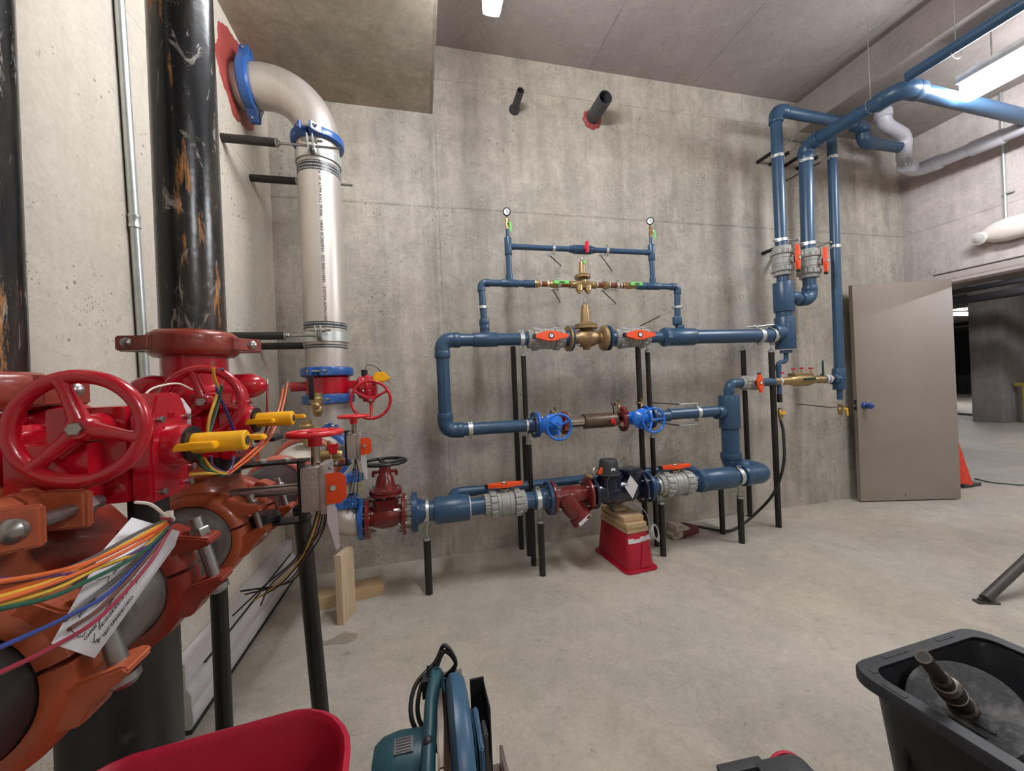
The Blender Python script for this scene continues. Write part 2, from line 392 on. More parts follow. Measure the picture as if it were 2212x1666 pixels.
def fillet(pts, R, k=8):
    """rounded corners along a polyline"""
    pts = [V(p) for p in pts]; out = [pts[0]]
    for i in range(1, len(pts)-1):
        a = (pts[i-1]-pts[i]); b = (pts[i+1]-pts[i]); la, lb = a.length, b.length; a.normalize(); b.normalize()
        th = a.angle(b)
        if th > PI-.02: out.append(pts[i]); continue
        t = min(R/math.tan(th/2), la*.49 if i > 1 else la*.98, lb*.49 if i < len(pts)-2 else lb*.98); r = t*math.tan(th/2)
        c = pts[i] + (a+b).normalized()*(r/math.sin(th/2)); p0 = pts[i]+a*t; p1 = pts[i]+b*t
        u = (p0-c); w_ = (p1-c); tot = u.angle(w_)
        for j in range(k+1):
            q = tot*j/k
            out.append(c + (u*math.sin(tot-q) + w_*math.sin(q))/math.sin(tot))
    out.append(pts[-1]); return out
def spline(pts, k=8):
    pts = [V(p) for p in pts]; P = [pts[0]*2-pts[1]] + pts + [pts[-1]*2-pts[-2]]; out = []
    for i in range(1, len(P)-2):
        for j in range(k):
            t = j/k; a, b, c, d = P[i-1], P[i], P[i+1], P[i+2]
            out.append(.5*((2*b)+(c-a)*t+(2*a-5*b+4*c-d)*t*t+(3*b-a-3*c+d)*t**3))
    out.append(pts[-1]); return out
def text(body, size, mw, m, parent, name='lettering', depth=.0004, align='CENTER', bold=0):
    cu = bpy.data.curves.new('t', 'FONT'); cu.body = body; cu.size = size; cu.extrude = depth; cu.offset = bold
    cu.align_x = align; cu.align_y = 'CENTER'; cu.resolution_u = 2
    to = bpy.data.objects.new('t', cu); col.objects.link(to); bpy.context.view_layer.update()
    me = bpy.data.meshes.new_from_object(to.evaluated_get(bpy.context.evaluated_depsgraph_get()))
    bpy.data.objects.remove(to); me.materials.clear(); me.materials.append(M[m]); me.name = name
    o = bpy.data.objects.new(name, me); col.objects.link(o)
    if parent is not None: o.parent = parent
    o.matrix_local = mw
    return o

# ================================================================== THE ROOM
XL, XR, YB, ZC, ZS = -0.9768, 5.1021, 3.04, 3.9863, 3.4416
YF = -3.4
struct(MB().box((13.5, 8.5, -.06), (30, 25, .12)).build('floor', 'floor'))
struct(MB().box(((XL+XR)/2, YB+.12, ZC/2+.1), (XR-XL+.8, .24, ZC+.4)).build('wall_back', 'wall_back'))
struct(MB().box((XL-.12, (YB+YF)/2, ZC/2+.1), (.24, YB-YF, ZC+.4)).build('wall_left', 'wall_left'))
struct(MB().box(((XL+XR)/2, YF-.12, ZC/2+.1), (XR-XL+.8, .24, ZC+.4)).build('wall_front', 'wall_back'))
DY0, DY1, DZ = 1.70, 2.785, 2.155         # doorway in the right wall
wr = MB(); T = .13
wr.box((XR+T/2, (YB+DY1)/2, ZC/2), (T, YB-DY1, ZC)); wr.box((XR+T/2, (DY0+YF)/2, ZC/2), (T, DY0-YF, ZC)); wr.box((XR+T/2, (DY0+DY1)/2, (DZ+ZC)/2), (T, DY1-DY0, ZC-DZ))
struct(wr.build('wall_right', 'wall_right'))
struct(MB().box(((XL+XR)/2, (YB+YF)/2, ZC+.1), (XR-XL, YB-YF, .2)).build('ceiling', 'ceiling'))
struct(MB().box(((XL+.1803)/2, (YB+YF)/2, (ZS+ZC)/2), (.1803-XL, YB-YF, ZC-ZS)).build('ceiling_soffit', 'soffit'))
struct(MB().box(((3.755+XR)/2, (YB+YF)/2, (3.70+ZC)/2), (XR-3.755, YB-YF, ZC-3.70)).build('ceiling_beam', 'ceiling'))
# door frame: head and jambs of grey primed metal
fr = MB()
fr.box((XR-.004, (DY0+2.79)/2, 2.19), (.024, 2.79-DY0+.12, .06), bev=.003)
fr.box((XR+.06, (DY0+DY1)/2, DZ-.012), (.15, DY1-DY0, .03), bev=.003)
fr.box((XR+.06, DY0+.012, DZ/2), (.22, .03, DZ), bev=.003)
fr.box((XR+.07, DY1-.004, DZ/2), (.12, .012, DZ), bev=.003)
fr.box((XR-.004, DY0-.03, DZ/2), (.024, .06, DZ+.07), bev=.004)
struct(fr.build('trim_1', 'doorframe'))
struct(MB().box((XR-.008, 2.27, 2.228), (.022, 1.05, .012), bev=.002).build('trim_2', 'brown_metal'))

# door leaf standing wide open against the corner
hp = V((5.088, 2.658, 0)); ep = V((4.185, 2.915, 0)); dv = (ep-hp); W = dv.length; du = dv.normalized(); dn = V((-du.y, du.x, 0))
if dn.y > 0: dn = -dn
DR = thing('door_1', 'tall taupe metal door leaf standing wide open by the back right corner', 'door', frame((0, 0, 0), du, (0, 0, 1)))
DR.matrix_world = Matrix(((du.x, -dn.x, 0, hp.x), (du.y, -dn.y, 0, hp.y), (0, 0, 1, 0.012), (0, 0, 0, 1))); DR['kind'] = 'structure'
MB().box((W/2, .0225, 1.07), (W, .045, 2.14), bev=.002).build('door_leaf', 'door', DR)
kb = MB(); kx = W-.07; kz = .945
kb.lathe((kx, 0, kz), (0, -1, 0), [(0, .034), (.006, .034), (.012, .03), (.02, .016), (.04, .015), (.046, .022), (.058, .029), (.072, .03), (.082, .024), (.087, .012)], 28)
kb.build('door_handle', 'knob', DR, label='round door knob wrapped in blue film')
lp = MB(); lp.box((W+.001, .0225, .95), (.003, .028, .1)); lp.build('latch_plate', 'dark', DR)
MB().box((W+.006, .0225, .945), (.014, .012, .018), bev=.003).build('latch_bolt', 'zinc', DR)
pl = MB(); pl.lathe((W-.42, 0, .05), (0, -1, 0), [(0, .006), (.002, .006)], 12); pl.build('screw_cap', 'dark', DR)

# ------------------------------------------------------------------ parking level beyond the doorway
struct(MB().box((17.5, 8.5, 3.28), (24.2, 25, .16)).build('ceiling_parking', 'park'))
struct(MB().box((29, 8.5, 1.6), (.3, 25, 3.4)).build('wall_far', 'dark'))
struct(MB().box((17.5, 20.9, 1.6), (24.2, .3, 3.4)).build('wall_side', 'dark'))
struct(MB().box((17.5, -3.9, 1.6), (24.2, .3, 3.4)).build('wall_near', 'park'))
a_ = at(2112, 911, z=0); b_ = at(2152, 916, z=0)
dcol = V((.231, .973, 0))
cxy = at(2150, 913, z=0)
cm = MB(); cm.box((cxy.x+.55, cxy.y+.12, 1.6), (1.1, .5, 3.2), bev=.02)
tag(cm.build('concrete_column', 'park'), 'broad concrete column standing in the parking level beyond the doorway', 'column')
c2_ = at(2206, 905, z=0)
tag(MB().box((c2_.x+.6, c2_.y-.6, 1.6), (.9, .5, 3.2), bev=.02).build('concrete_column', 'park'), 'far concrete column at the right edge, behind the broad column', 'column')
for k, (xx, yy) in enumerate(((9.0, 7.5), (14.5, 7.9))):
    tag(MB().box((xx, 8.5, 3.08), (.5, 25, .3)).build('ceiling_drop', 'park'), '', 'beam')
for o in [o for o in bpy.data.objects if o.name.startswith('ceiling_drop')]:
    struct(o); del o['category']; del o['label']
# park light seen through the doorway
pc = at(2084, 680, z=2.98)
t = thing('strip_light', 'lit strip light under the parking ceiling, seen beside the door edge', 'light fixture', loc=(pc.x, pc.y, 2.98))
MB().box((0, 0, .09), (1.1, .12, .06), bev=.01).build('housing', 'lampbody', t)
MB().box((0, 0, .02), (1.06, .1, .08), bev=.02).build('diffuser', 'strip2', t)
for s in (-.4, .4): MB().cyl((s, 0, .11), (s, 0, .22), .005, n=8).build('hanger_rod', 'zinc', t)
for (xx, yy, lb) in ((10.4, 3.6, 'unseen strip light added under the parking ceiling to brighten the broad column'), (8.2, .5, 'strip light under the parking ceiling outside the doorway'), (8.2, -1.5, 'strip light under the parking ceiling near the room wall'), (17.5, 9.5, 'distant strip light deep in the parking level')):  # first strip sits out of view, added to brighten the column
    t = thing('strip_light', lb, 'light fixture', loc=(xx, yy, 3.1))
    MB().box((0, 0, .04), (.12, 1.3, .06), bev=.01).build('housing', 'lampbody', t)
    MB().box((0, 0, -.02), (.1, 1.26, .07), bev=.02).build('diffuser', 'strip2', t)
    for s in (-.5, .5): MB().cyl((0, s, .06), (0, s, .12), .005, n=8).build('hanger_rod', 'zinc', t)
# pipes and tray under the parking ceiling, debris on its floor
for (px, py, r_, lb) in ((2080, 628, .05, 'upper thin pipe under the parking ceiling beyond the door'), (2078, 650, .08, 'wide sprinkler pipe under the parking ceiling beyond the door')):
    c = at(px, py, x=11.0); c.z = min(c.z, 3.0)
    tag(MB().cyl((c.x, c.y-2.6, c.z), (c.x, c.y+3.5, c.z), r_, n=16).build('ceiling_pipe', 'dkpipe'), lb, 'pipe')
c = at(2085, 700, x=15)
tag(MB().box((c.x, c.y, c.z), (.3, 7, .12), bev=.01).build('cable_tray', 'dark'), 'dark cable tray hung across the far parking level', 'cable tray')
random.seed(3)
c0 = at(2080, 872, z=0)
for k in range(3):
    c = V((14.2+.42*k, at(2080, 872, x=14.2+.42*k).y-.5+.2*(k % 3), 0))
    rr = Matrix.Rotation(1.57+random.uniform(-.06, .06), 3, 'Z')
    tag(MB().box((c.x, c.y, .03+.0*k), (1.2, .35, .05), rot=rr, bev=.01).build('loose_board', 'paper'), ('nearest', 'middle', 'farthest')[k] + ' of three pale loose boards on the parking floor beyond the door', 'board', 'loose boards on the parking floor')
for k, (px, py, hh, mm, lb) in enumerate(((2090, 845, .9, 'dark', 'dark crate stack far behind the doorway'), (2210, 830, 1.0, 'dark', 'dark pallet of material at the far right of the parking level'))):
    c = at(px, py, z=0) if py > 800 else None
    mbk = MB(); cc = V((min(c.x, 22), min(c.y, 13), 0))
    cc = at(px, 850, z=0) if c.x > 22 else c
    mbk.box((cc.x, cc.y, hh/2), (1.3, .9, hh), bev=.03); 
    for q in range(3): mbk.box((cc.x-.67, cc.y-.3+.3*q, hh*.3+.1*q), (.05, .06, hh*.5))
    tag(mbk.build('material_stack', mm), lb, 'material')
c = at(2207, 815, z=.35); 
tag(MB().box((12.9, at(2214, 822, x=12.9).y, .85), (.08, .3, .08), bev=.02).box((12.9, at(2214, 822, x=12.9).y, .4), (.06, .06, .8)).build('yellow_stand', 'strap_yel'), 'small yellow stand by the column at the right edge', 'stand')

# traffic cone leaning beside the door
cb = at(2068, 1046, z=0)
t = thing('traffic_cone', 'tall orange safety cone with white top standing just outside the doorway', 'cone', loc=(cb.x, cb.y, 0))
MB().lathe((-.05, .0, .03), (-.12, .0, 1), [(0, .14), (.02, .13), (.60, .05)], 28).build('cone_body', 'cone', t)
MB().lathe((-.05-.072, 0, .625), (-.12, 0, 1), [(0, .051), (.12, .036), (.3, .02), (.31, .012)], 28).build('cone_top', 'conew', t, label='white reflective upper part')
MB().box((-.02, 0, .02), (.27, .27, .04), bev=.012).build('cone_base', 'rubber', t)
tag(MB().tube(spline([at(2105, 1034, z=.008), at(2140, 1042, z=.008), at(2180, 1046, z=.008), at(2212, 1048, z=.008), at(2260, 1046, z=.008)]), .006, 8).build('extension_cord', 'cable_green'), 'dark green cord trailing across the parking floor from the cone', 'cord')

# ------------------------------------------------------------------ room lights
def strip(x, yend, z, lb, L_=1.22):
    t = thing('strip_light', lb, 'light fixture', loc=(x, yend-L_/2, z))
    MB().box((0, 0, .16), (.11, L_, .06), bev=.006).build('housing', 'lampbody', t)
    MB().box((0, 0, .065), (.10, L_-.02, .13), bev=.03).build('diffuser', 'strip', t)
    for s in (-.45, .45): MB().cyl((0, s, .18), (0, s, (3.7 if x > 3.7 else ZC)-z), .004, n=8).build('hanger_rod', 'zinc', t)
    return t
strip(.455, 2.05, 3.3, 'lit strip light hanging overhead at the top centre of the photo')
strip(3.90, 1.945, 3.205, 'lit strip light hanging near the right wall in front of the ceiling pipes')
strip(2.3, -1.7, 3.3, 'strip light hanging behind the viewer in the rear of the room')

# ================================================================== GENERIC FITTINGS
X_, Y_, Z_ = V((1, 0, 0)), V((0, 1, 0)), V((0, 0, 1))
def bolt_on(parent, p, d, r=.006, L_=.03, nut=True, m='bolt', name='bolt', rs=.55):
    """bolt along d centred at p with head one end, nut and thread the other"""
    p, d = V(p), V(d).normalized(); b = MB()
    b.cyl(p-d*L_/2, p+d*(L_/2+r*(1.2 if rs < .6 else 2.1)), r*rs, n=16)
    b.lathe(p-d*(L_/2), -d, [(0, r), (r*.5, r), (r*.9, r*.6), (r*1.0, .0001)], 16) if not nut else b.hexa(p-d*(L_/2), -d, r, r*.8)
    b.hexa(p+d*(L_/2), d, r, r*.9)
    return b.build(name, m, parent)

def rimmed(mb, a, b, r, lip=.004, n=32):
    a, b = V(a), V(b); L_ = (b-a).length; k = min(.006, L_*.1)
    mb.lathe(a, b-a, [(0, r-lip), (0, r-.001), (k*.4, r), (L_-k*.4, r), (L_, r-.001), (L_, r-lip)], n)

def elbow(parent, c, da, db, r, leg=None, m='pvc', fit=1.17, bend=None):
    """socket elbow at corner c whose mouths face da and db"""
    c, da, db = V(c), V(da).normalized(), V(db).normalized(); leg = leg or r*2.5; bend = bend or r*1.35
    mb = MB(); ro = r*fit
    mb.tube(fillet([c+da*leg, c, c+db*leg], bend, 10), ro, 28)
    for d in (da, db): rimmed(mb, c+d*(leg*.62), c+d*(leg+.002), ro*1.035)
    return mb.build('elbow', m, parent)

def tee(parent, c, ax, br, r, half, blen, rb, m='pvc', fit=1.17, name='tee'):
    c, ax, br = V(c), V(ax).normalized(), V(br).normalized(); mb = MB()
    rimmed(mb, c-ax*half, c+ax*half, r*fit); 
    mb.cyl(c, c+br*blen, rb*fit, n=28); rimmed(mb, c+br*(blen*.6), c+br*(blen+.001), rb*fit*1.04)
    return mb.build(name, m, parent)

def clamp(name, label, c, ax, ear, r, m='strap', group=None, w_=.024, rod=None, arm=None):
    """pipe clamp: two strap halves, ear pairs on both sides, bolts"""
    c, ax, ear = V(c), V(ax).normalized(), V(ear).normalized(); n_ = ax.cross(ear)
    t = thing(name, label, 'pipe clamp', loc=c, group=group); o = V((0, 0, 0))
    for s in (1, -1):
        mb = MB(); pts = []
        for i in range(13):
            a = PI*(.06+.88*i/12); pts.append((ear*math.cos(a)+n_*math.sin(a)*s)*(r+.003))
        pts = [ear*(r+.022)+n_*s*.005] + [ear*(r+.006)+n_*s*.005] + pts + [-ear*(r+.006)+n_*s*.005] + [-ear*(r+.022)+n_*s*.005]
        rings = []
        for i, p in enumerate(pts):
            d = (pts[min(i+1, len(pts)-1)]-pts[max(i-1, 0)]).normalized(); nn = ax.cross(d)
            rings.append([mb.bm.verts.new(p+ax*a*w_/2+nn*b*.0016) for a, b in ((-1, -1), (1, -1), (1, 1), (-1, 1))])
        mb.skin(rings); mb.build('strap_half', m, t)
    for s in (1, -1): bolt_on(t, ear*(r+.015)*s, n_, .007, .022)
    return t

def bolt_ring(parent, c, ax, R_, n_, r, L_, ph=.4, m='bolt'):
    u, v, d = basis(ax)
    for i in range(n_):
        a = ph+2*PI*i/n_
        bolt_on(parent, V(c)+(u*math.cos(a)+v*math.sin(a))*R_, d, r, L_, m=m)

def knurled(mb, a, b, r, teeth=20, dep=.06, n=120):
    a, b = V(a), V(b); L_ = (b-a).length
    def rf(i): return 1.0 if (i*teeth//n*n//teeth <= i) and ((i*teeth/n) % 1) < .55 else 1-dep
    mb.lathe(a, b-a, [(0, r*.93), (L_*.1, r), (L_*.9, r), (L_, r*.93)], n, True, 0, rf)

# ------------------------------------------------------------------ grey union ball valve with orange handle
def ball_valve(label, mw, s=1.0, r=.0445, half=.13, first=True, group=None):
    """local x along the pipe, local z the stem"""
    t = thing('union_ball_valve', label, 'valve', mw, group=group); R_ = r*1.5
    b = MB(); b.lathe((-half*.42, 0, 0), X_, [(0, R_*.9), (.004, R_*1.0), (half*.84-.004, R_*1.0), (half*.84, R_*.9)], 40)
    for q in (-.2, .2): b.lathe((half*q-.003, 0, 0), X_, [(0, R_), (.001, R_*1.05), (.005, R_*1.05), (.006, R_)], 40)
    b.cyl((0, 0, R_*.8), (0, 0, R_*1.25), .024, .02, 24); b.box((0, 0, R_*1.16), (.06, .036, .012), bev=.003)
    for y in (-.03, .03): b.cyl((0, 0, 0), (0, y*.0+ -R_*1.02, 0), .007, n=12)
    b.build('valve_body', 'grey_plastic', t)
    for q in (-1, 1):
        u = MB(); knurled(u, (q*half*.42, 0, 0), (q*half*.74, 0, 0), R_*1.16, 14, .09); u.build('union_nut', 'grey_plastic', t)
        e = MB(); knurled(e, (q*half*.7, 0, 0), (q*half, 0, 0), R_*.92, 22, .04); e.build('end_connector', 'grey_plastic', t)
    H = R_*1.25; st = MB(); st.cyl((0, 0, R_*1.1), (0, 0, H+.006), .019, n=24).cyl((0, 0, H+.0), (0, 0, H+.010), .03, n=8); st.build('stem_collar', 'black_plastic', t)
    hl = half*.92; o = [(-hl*.92, .012), (-hl*.55, .024), (-.03, .036), (.03, .036), (hl*.55, .022), (hl, .014), (hl, -.014), (hl*.55, -.022), (.03, -.036), (-.03, -.036), (-hl*.55, -.024), (-hl*.92, -.012)]
    h = MB(); h.prism(o, (0, 0, H+.022), X_, Y_, .024, bev=.003); hd = h.build('handle', 'orange_plastic', t)
    MB().prism([(-hl*1.02, .013), (-hl*.86, .0165), (-hl*.86, -.0165), (-hl*1.02, -.013)], (0, 0, H+.022), X_, Y_, .026, bev=.002).build('handle_tip', 'black_plastic', hd)
    MB().lathe((0, 0, H+.034), Z_, [(0, .02), (.003, .02), (.0031, .015)], 24).build('cap_ring', 'black_plastic', hd)
    MB().lathe((0, 0, H+.0345), Z_, [(0, .014), (.004, .013)], 24).build('cap', 'gauge_white', hd)
    MB().box((0, 0, H+.037), (.003, .014, .003)).build('position_mark', 'ink', hd)
    if s != 1: t.matrix_world = mw @ Matrix.Scale(s, 4)
    return t

# ================================================================== BLUE PVC PIPEWORK ON THE BACK WALL
YU, ZT, ZM, ZB, ZG = 2.68, 1.632, 1.01, 2.033, 2.298   # plane and heights of the runs
YL, ZL = 2.52, .52
r3, r4, r1 = .0445, .057, .0235
def P(x, z, y=YU): return V((x, y, z))
XT = [.156, .80, 1.02]
# --- left bend with top run
t = thing('blue_pipe_run', 'blue pipe bend at the left: top run, long drop and lower run with black print', 'pipe', loc=(0, 0, 0))
MB().cyl(P(.2, ZT), P(.385, ZT), r3).cyl(P(.5, ZT), P(.79, ZT), r3).build('pipe', 'pvc', t)
MB().cyl(P(.156, ZT-.05), P(.156, ZM+.05), r3).build('pipe', 'pvc', t)
MB().cyl(P(.2, ZM), P(.78, ZM+.0), r3).build('pipe', 'pvc', t)
elbow(t, P(.156, ZT), X_, -Z_, r3, .12); elbow(t, P(.156, ZM), X_, Z_, r3, .12)
tee(t, P(.457, ZT), X_, Z_, r3, .085, .105, r1*1.2)
MB().lathe(P(.72, ZM), X_, [(0, r3+.002), (.02, r3*1.1), (.05, r3*1.35), (.06, r3*1.35)], 32).build('socket', 'pvc_dark', t)
for k, (x, z, rz, n_) in enumerate(((.156, 1.32, 1, 26), (.66, ZT+.0, 0, 12))):
    s_ = "3\" SCH 80 PVC 1120 NSF-pw  ASTM D1785  370 PSI @ 73F" if rz else "PVC 1120 SCH 80  ASTM D1785"
    mm = Matrix(((0, 1, 0, x), (0, 0, -1, YU-r3-.0006), (-1, 0, 0, z), (0, 0, 0, 1))) if rz else Matrix(((1, 0, 0, x-.05), (0, 0, -1, YU-r3-.0006), (0, 1, 0, z), (0, 0, 0, 1)))
    text(s_, .016 if rz else .012, mm, 'ink', t, 'printed_lettering')
# --- first branch riser and upper branch, left half
t = thing('blue_branch_pipe', 'slim blue branch rising from the left of the top run to the small regulator line', 'pipe')
MB().cyl(P(.457, ZT+.08), P(.445, ZB-.03), r1).cyl(P(.47, ZB), P(.62, ZB), r1).cyl(P(.68, ZB), P(.83, ZB), r1).build('pipe', 'pvc', t)
elbow(t, P(.445, ZB), X_, -Z_, r1, .058); tee(t, P(.652, ZB), X_, Z_, r1, .062, .06, r1*.9)
MB().cyl(P(.76, ZB), P(.835, ZB), r1*1.2).build('socket', 'pvc', t)
rimmed(mb := MB(), P(.455, ZT+.10), P(.455, ZT+.145), r1*1.5); mb.build('socket', 'pvc', t)
# --- gauge line left
def gauge(x, lb, face):
    t = thing('pressure_gauge', lb, 'gauge', frame(P(x, 2.545), face, Z_)); 
    MB().lathe((-.012, 0, 0), X_, [(0, .02), (.003, .027), (.022, .028), (.026, .0285), (.028, .026)], 36).build('case', 'gauge_black', t)
    MB().lathe((.0155, 0, 0), X_, [(0, .0215), (.001, .0215)], 36).build('dial', 'gauge_white', t)
    nd = MB(); nd.box((.0172, .003, .003), (.0008, .003, .03), rot=Matrix.Rotation(.45, 3, 'X'))
    for i in range(9):
        a = math.radians(-135+i*270/8); nd.box((.0172, -.02*math.sin(a), .02*math.cos(a)), (.0006, .0018, .0018))
    nd.build('needle', 'ink', t); MB().cyl((0, 0, -.026), (0, 0, -.05), .007, n=6).build('connector', 'brass', t)
    return t
def riser_cock(x, lb, side):
    t = thing('gauge_cock', lb, 'valve', loc=P(x, 2.42))
    MB().lathe((0, 0, -.005), Z_, [(0, .012), (.02, .013), (.022, .016), (.05, .016), (.052, .011), (.07, .011), (.072, .014), (.082, .014), (.083, .009)], 6, ph=.3).build('valve_body', 'brass', t)
    MB().cyl((0, -.01, .036), (side*.004, -.03, .036), .006, n=10).build('stem', 'brass', t)
    MB().prism([(-.007, .008), (.007, .01), (.009, -.06), (-.005, -.062)], (side*.016, -.03, .034), X_, Z_, .005, bev=.001).build('lever', 'green', t)
    return t
for x, lb in ((.652, 'left'), (1.808, 'right')):
    t = thing('blue_gauge_pipe', 'slim blue upright pipe under the %s pressure gauge' % lb, 'pipe')
    MB().cyl(P(x, ZB+.05), P(x, 2.36), r1*.85).cyl(P(x, 2.35), P(x, 2.42), r1*.55).build('pipe', 'pvc', t)
    tee(t, P(x, ZG), Z_, X_ if x < 1 else -X_, r1*.95, .062, .05, r1*.8)
    riser_cock(x, 'brass cock with green lever below the %s gauge' % lb, 1)
gauge(.652, 'left pressure gauge, white dial facing forward', (-.2, -1, -.25)); gauge(1.808, 'right pressure gauge, dial turned slightly away', (-.6, -1, -.25))
# --- cross pipe with small red handled valve
for x0, x1, lb in ((.70, 1.13, 'left length'), (1.30, 1.765, 'right length')):
    tag(MB().cyl(P(x0, ZG), P(x1, ZG), r1*.85).build('blue_cross_pipe', 'pvc'), '%s of the thin blue pipe between the two gauge pipes' % lb, 'pipe')
t = thing('compact_ball_valve', 'small blue union valve with crimson tee handle on the top cross pipe', 'valve', loc=P(1.225, ZG))
b = MB(); knurled(b, (-.075, 0, 0), (-.045, 0, 0), .033, 12, .08); b.build('union_nut', 'pvc', t)
b = MB(); knurled(b, (.04, 0, 0), (.07, 0, 0), .033, 12, .08); b.build('union_nut', 'pvc', t)
MB().lathe((-.1, 0, 0), X_, [(0, .026), (.03, .027), (.055, .034), (.14, .034), (.165, .027), (.195, .026)], 32).cyl((.01, 0, 0), (.01, -.045, 0), .016, n=20).build('valve_body', 'pvc_dark', t)
MB().box((.012, -.055, 0), (.018, .03, .082), bev=.005).box((.012, -.047, 0), (.034, .02, .03), bev=.004).build('handle', 'red_plastic', t)
# --- right half of the upper branch
t = thing('blue_branch_pipe', 'slim blue branch dropping at the right of the small regulator line to the top run', 'pipe')
MB().cyl(P(1.69, ZB), P(1.76, ZB), r1).cyl(P(1.85, ZB), P(2.0, ZB), r1).cyl(P(2.025, ZB-.03), P(2.015, ZT+.09), r1).build('pipe', 'pvc', t)
MB().cyl(P(1.67, ZB), P(1.74, ZB), r1*1.2).build('socket', 'pvc', t)
elbow(t, P(2.027, ZB), -X_, -Z_, r1, .058); tee(t, P(1.808, ZB), X_, Z_, r1, .062, .06, r1*.9)
rimmed(mb := MB(), P(2.013, ZT+.10), P(2.013, ZT+.16), r1*1.55); mb.build('socket', 'pvc', t)
# brass and copper fittings on the small line
t = thing('brass_adapter', 'bright brass adapter and copper nipple at the left end of the small regulator line', 'pipe fitting', loc=P(.86, ZB))
MB().lathe((-.025, 0, 0), X_, [(0, .026), (.004, .028), (.03, .028), (.032, .022), (.042, .022)], 8).build('adapter', 'brass', t)
MB().cyl((.015, 0, 0), (.10, 0, 0), .0195).build('nipple', 'copper', t)
MB().cyl((.018, 0, 0), (.026, 0, 0), .021).cyl((.072, 0, 0), (.08, 0, 0), .021).build('thread_tape', 'white_tag', t)
def brass_ball(x, lb, lx, ph=.2):
    t = thing('brass_ball_valve', lb, 'valve', loc=P(x, ZB))
    MB().lathe((-.05, 0, 0), X_, [(0, .022), (.004, .025), (.022, .025), (.024, .02)], 6, ph=ph).lathe((-.03, 0, 0), X_, [(0, .02), (.015, .026), (.045, .026), (.06, .02)], 24).lathe((.028, 0, 0), X_, [(0, .025), (.02, .025), (.024, .021)], 6, ph=ph).build('valve_body', 'brass', t)
    MB().cyl((0, -.02, 0), (0, -.045, .0), .008, n=12).build('stem', 'brass', t)
    MB().prism([(-.015, .012), (lx*.5, .011), (lx, .012), (lx, -.012), (lx*.5, -.010), (-.015, -.012)] if lx > 0 else [(.015, .012), (lx, .011), (lx, -.011), (.015, -.012)], (0, -.05, .003), X_, Z_, .006, bev=.001).build('lever', 'green', t)
    MB().box((lx*.45, -.0535, .003), (.04, .002, .009)).build('printed_lettering', 'ink', t)
brass_ball(.985, 'brass ball valve with green lever left of the small regulator', .10); brass_ball(1.60, 'brass ball valve with green lever right of the small regulator', .085)
t = thing('copper_nipple', 'copper nipple and clamp band between left green valve and small regulator', 'pipe fitting', loc=P(1.06, ZB)); MB().cyl((-.03, 0, 0), (.05, 0, 0), .021).build('nipple', 'copper', t); MB().cyl((-.028, 0, 0), (-.022, 0, 0), .023).build('thread_tape', 'white_tag', t)
def prv(lb, x, z, k, y=YU, flg=False):
    t = thing('pressure_regulator', lb, 'valve', loc=P(x, z, y))
    b = MB(); b.lathe((-.115*k, 0, 0), X_, [(0, .026*k), (.004, .030*k), (.03*k, .030*k), (.035*k, .026*k), (.07*k, .036*k if k < 1 else .045*k), (.1*k, .042*k if k < 1 else .054*k), (.13*k, .042*k if k < 1 else .054*k), (.16*k, .036*k if k < 1 else .045*k), (.195*k, .026*k), (.2*k, .030*k), (.226*k, .030*k), (.23*k, .026*k)], 32 if flg else 8 if k < 1 else 32)
    b.lathe((0, 0, -.02*k), Z_, [(0, .035*k), (.04*k, .035*k), (.075*k, .03*k), (.08*k, .05*k)], 32)
    if flg: b.lathe((0, 0, -.02*k), -Z_, [(0, .036*k), (.03*k, .03*k), (.034*k, .022*k), (.045*k, .02*k)], 28)
    else:
        for s in (-.03, .03): b.lathe((s*k*1.25, -.01, -.01*k), V((s*.6, -.1, -1)), [(0, .03*k), (.045*k, .028*k), (.047*k, .02*k), (.062*k, .018*k)], 20)
    b.build('valve_body', 'bronze' if flg else 'brass', t)
    MB().lathe((0, 0, .052*k), Z_, [(0, .062*k), (.003, .066*k), (.013*k, .066*k), (.016*k, .063*k), (.022*k, .065*k), (.028*k, .06*k), (.034*k, .035*k), (.04*k, .029*k), (.105*k, .024*k), (.135*k, .02*k), (.14*k, .012*k), (.145*k, .008*k)], 36).build('spring_bonnet', 'bronze', t)
    MB().cyl((0, 0, .19*k), (0, 0, .225*k), .005*k, n=12).hexa((0, 0, .2*k), Z_, .010*k, .008).build('adjusting_screw', 'zinc', t)
    return t
t1_ = prv('small brass pressure regulator on the slim upper line', 1.215, ZB, .92)
MB().box((.012, -.025, .165), (.02, .004, .022), bev=.001).build('tag', 'green', t1_)
t = thing('copper_nipple', 'copper nipple with dull brass union right of the small regulator', 'pipe fitting', loc=P(1.40, ZB))
MB().cyl((-.085, 0, 0), (.15, 0, 0), .02).build('nipple', 'copper', t); MB().lathe((-.02, 0, 0), X_, [(0, .026), (.004, .032), (.022, .034), (.024, .028), (.045, .027)], 8).build('union', 'brass', t)
MB().cyl((-.075, 0, 0), (-.068, 0, 0), .022).cyl((.03, 0, 0), (.036, 0, 0), .022).cyl((.125, 0, 0), (.133, 0, 0), .022).build('thread_tape', 'white_tag', t)
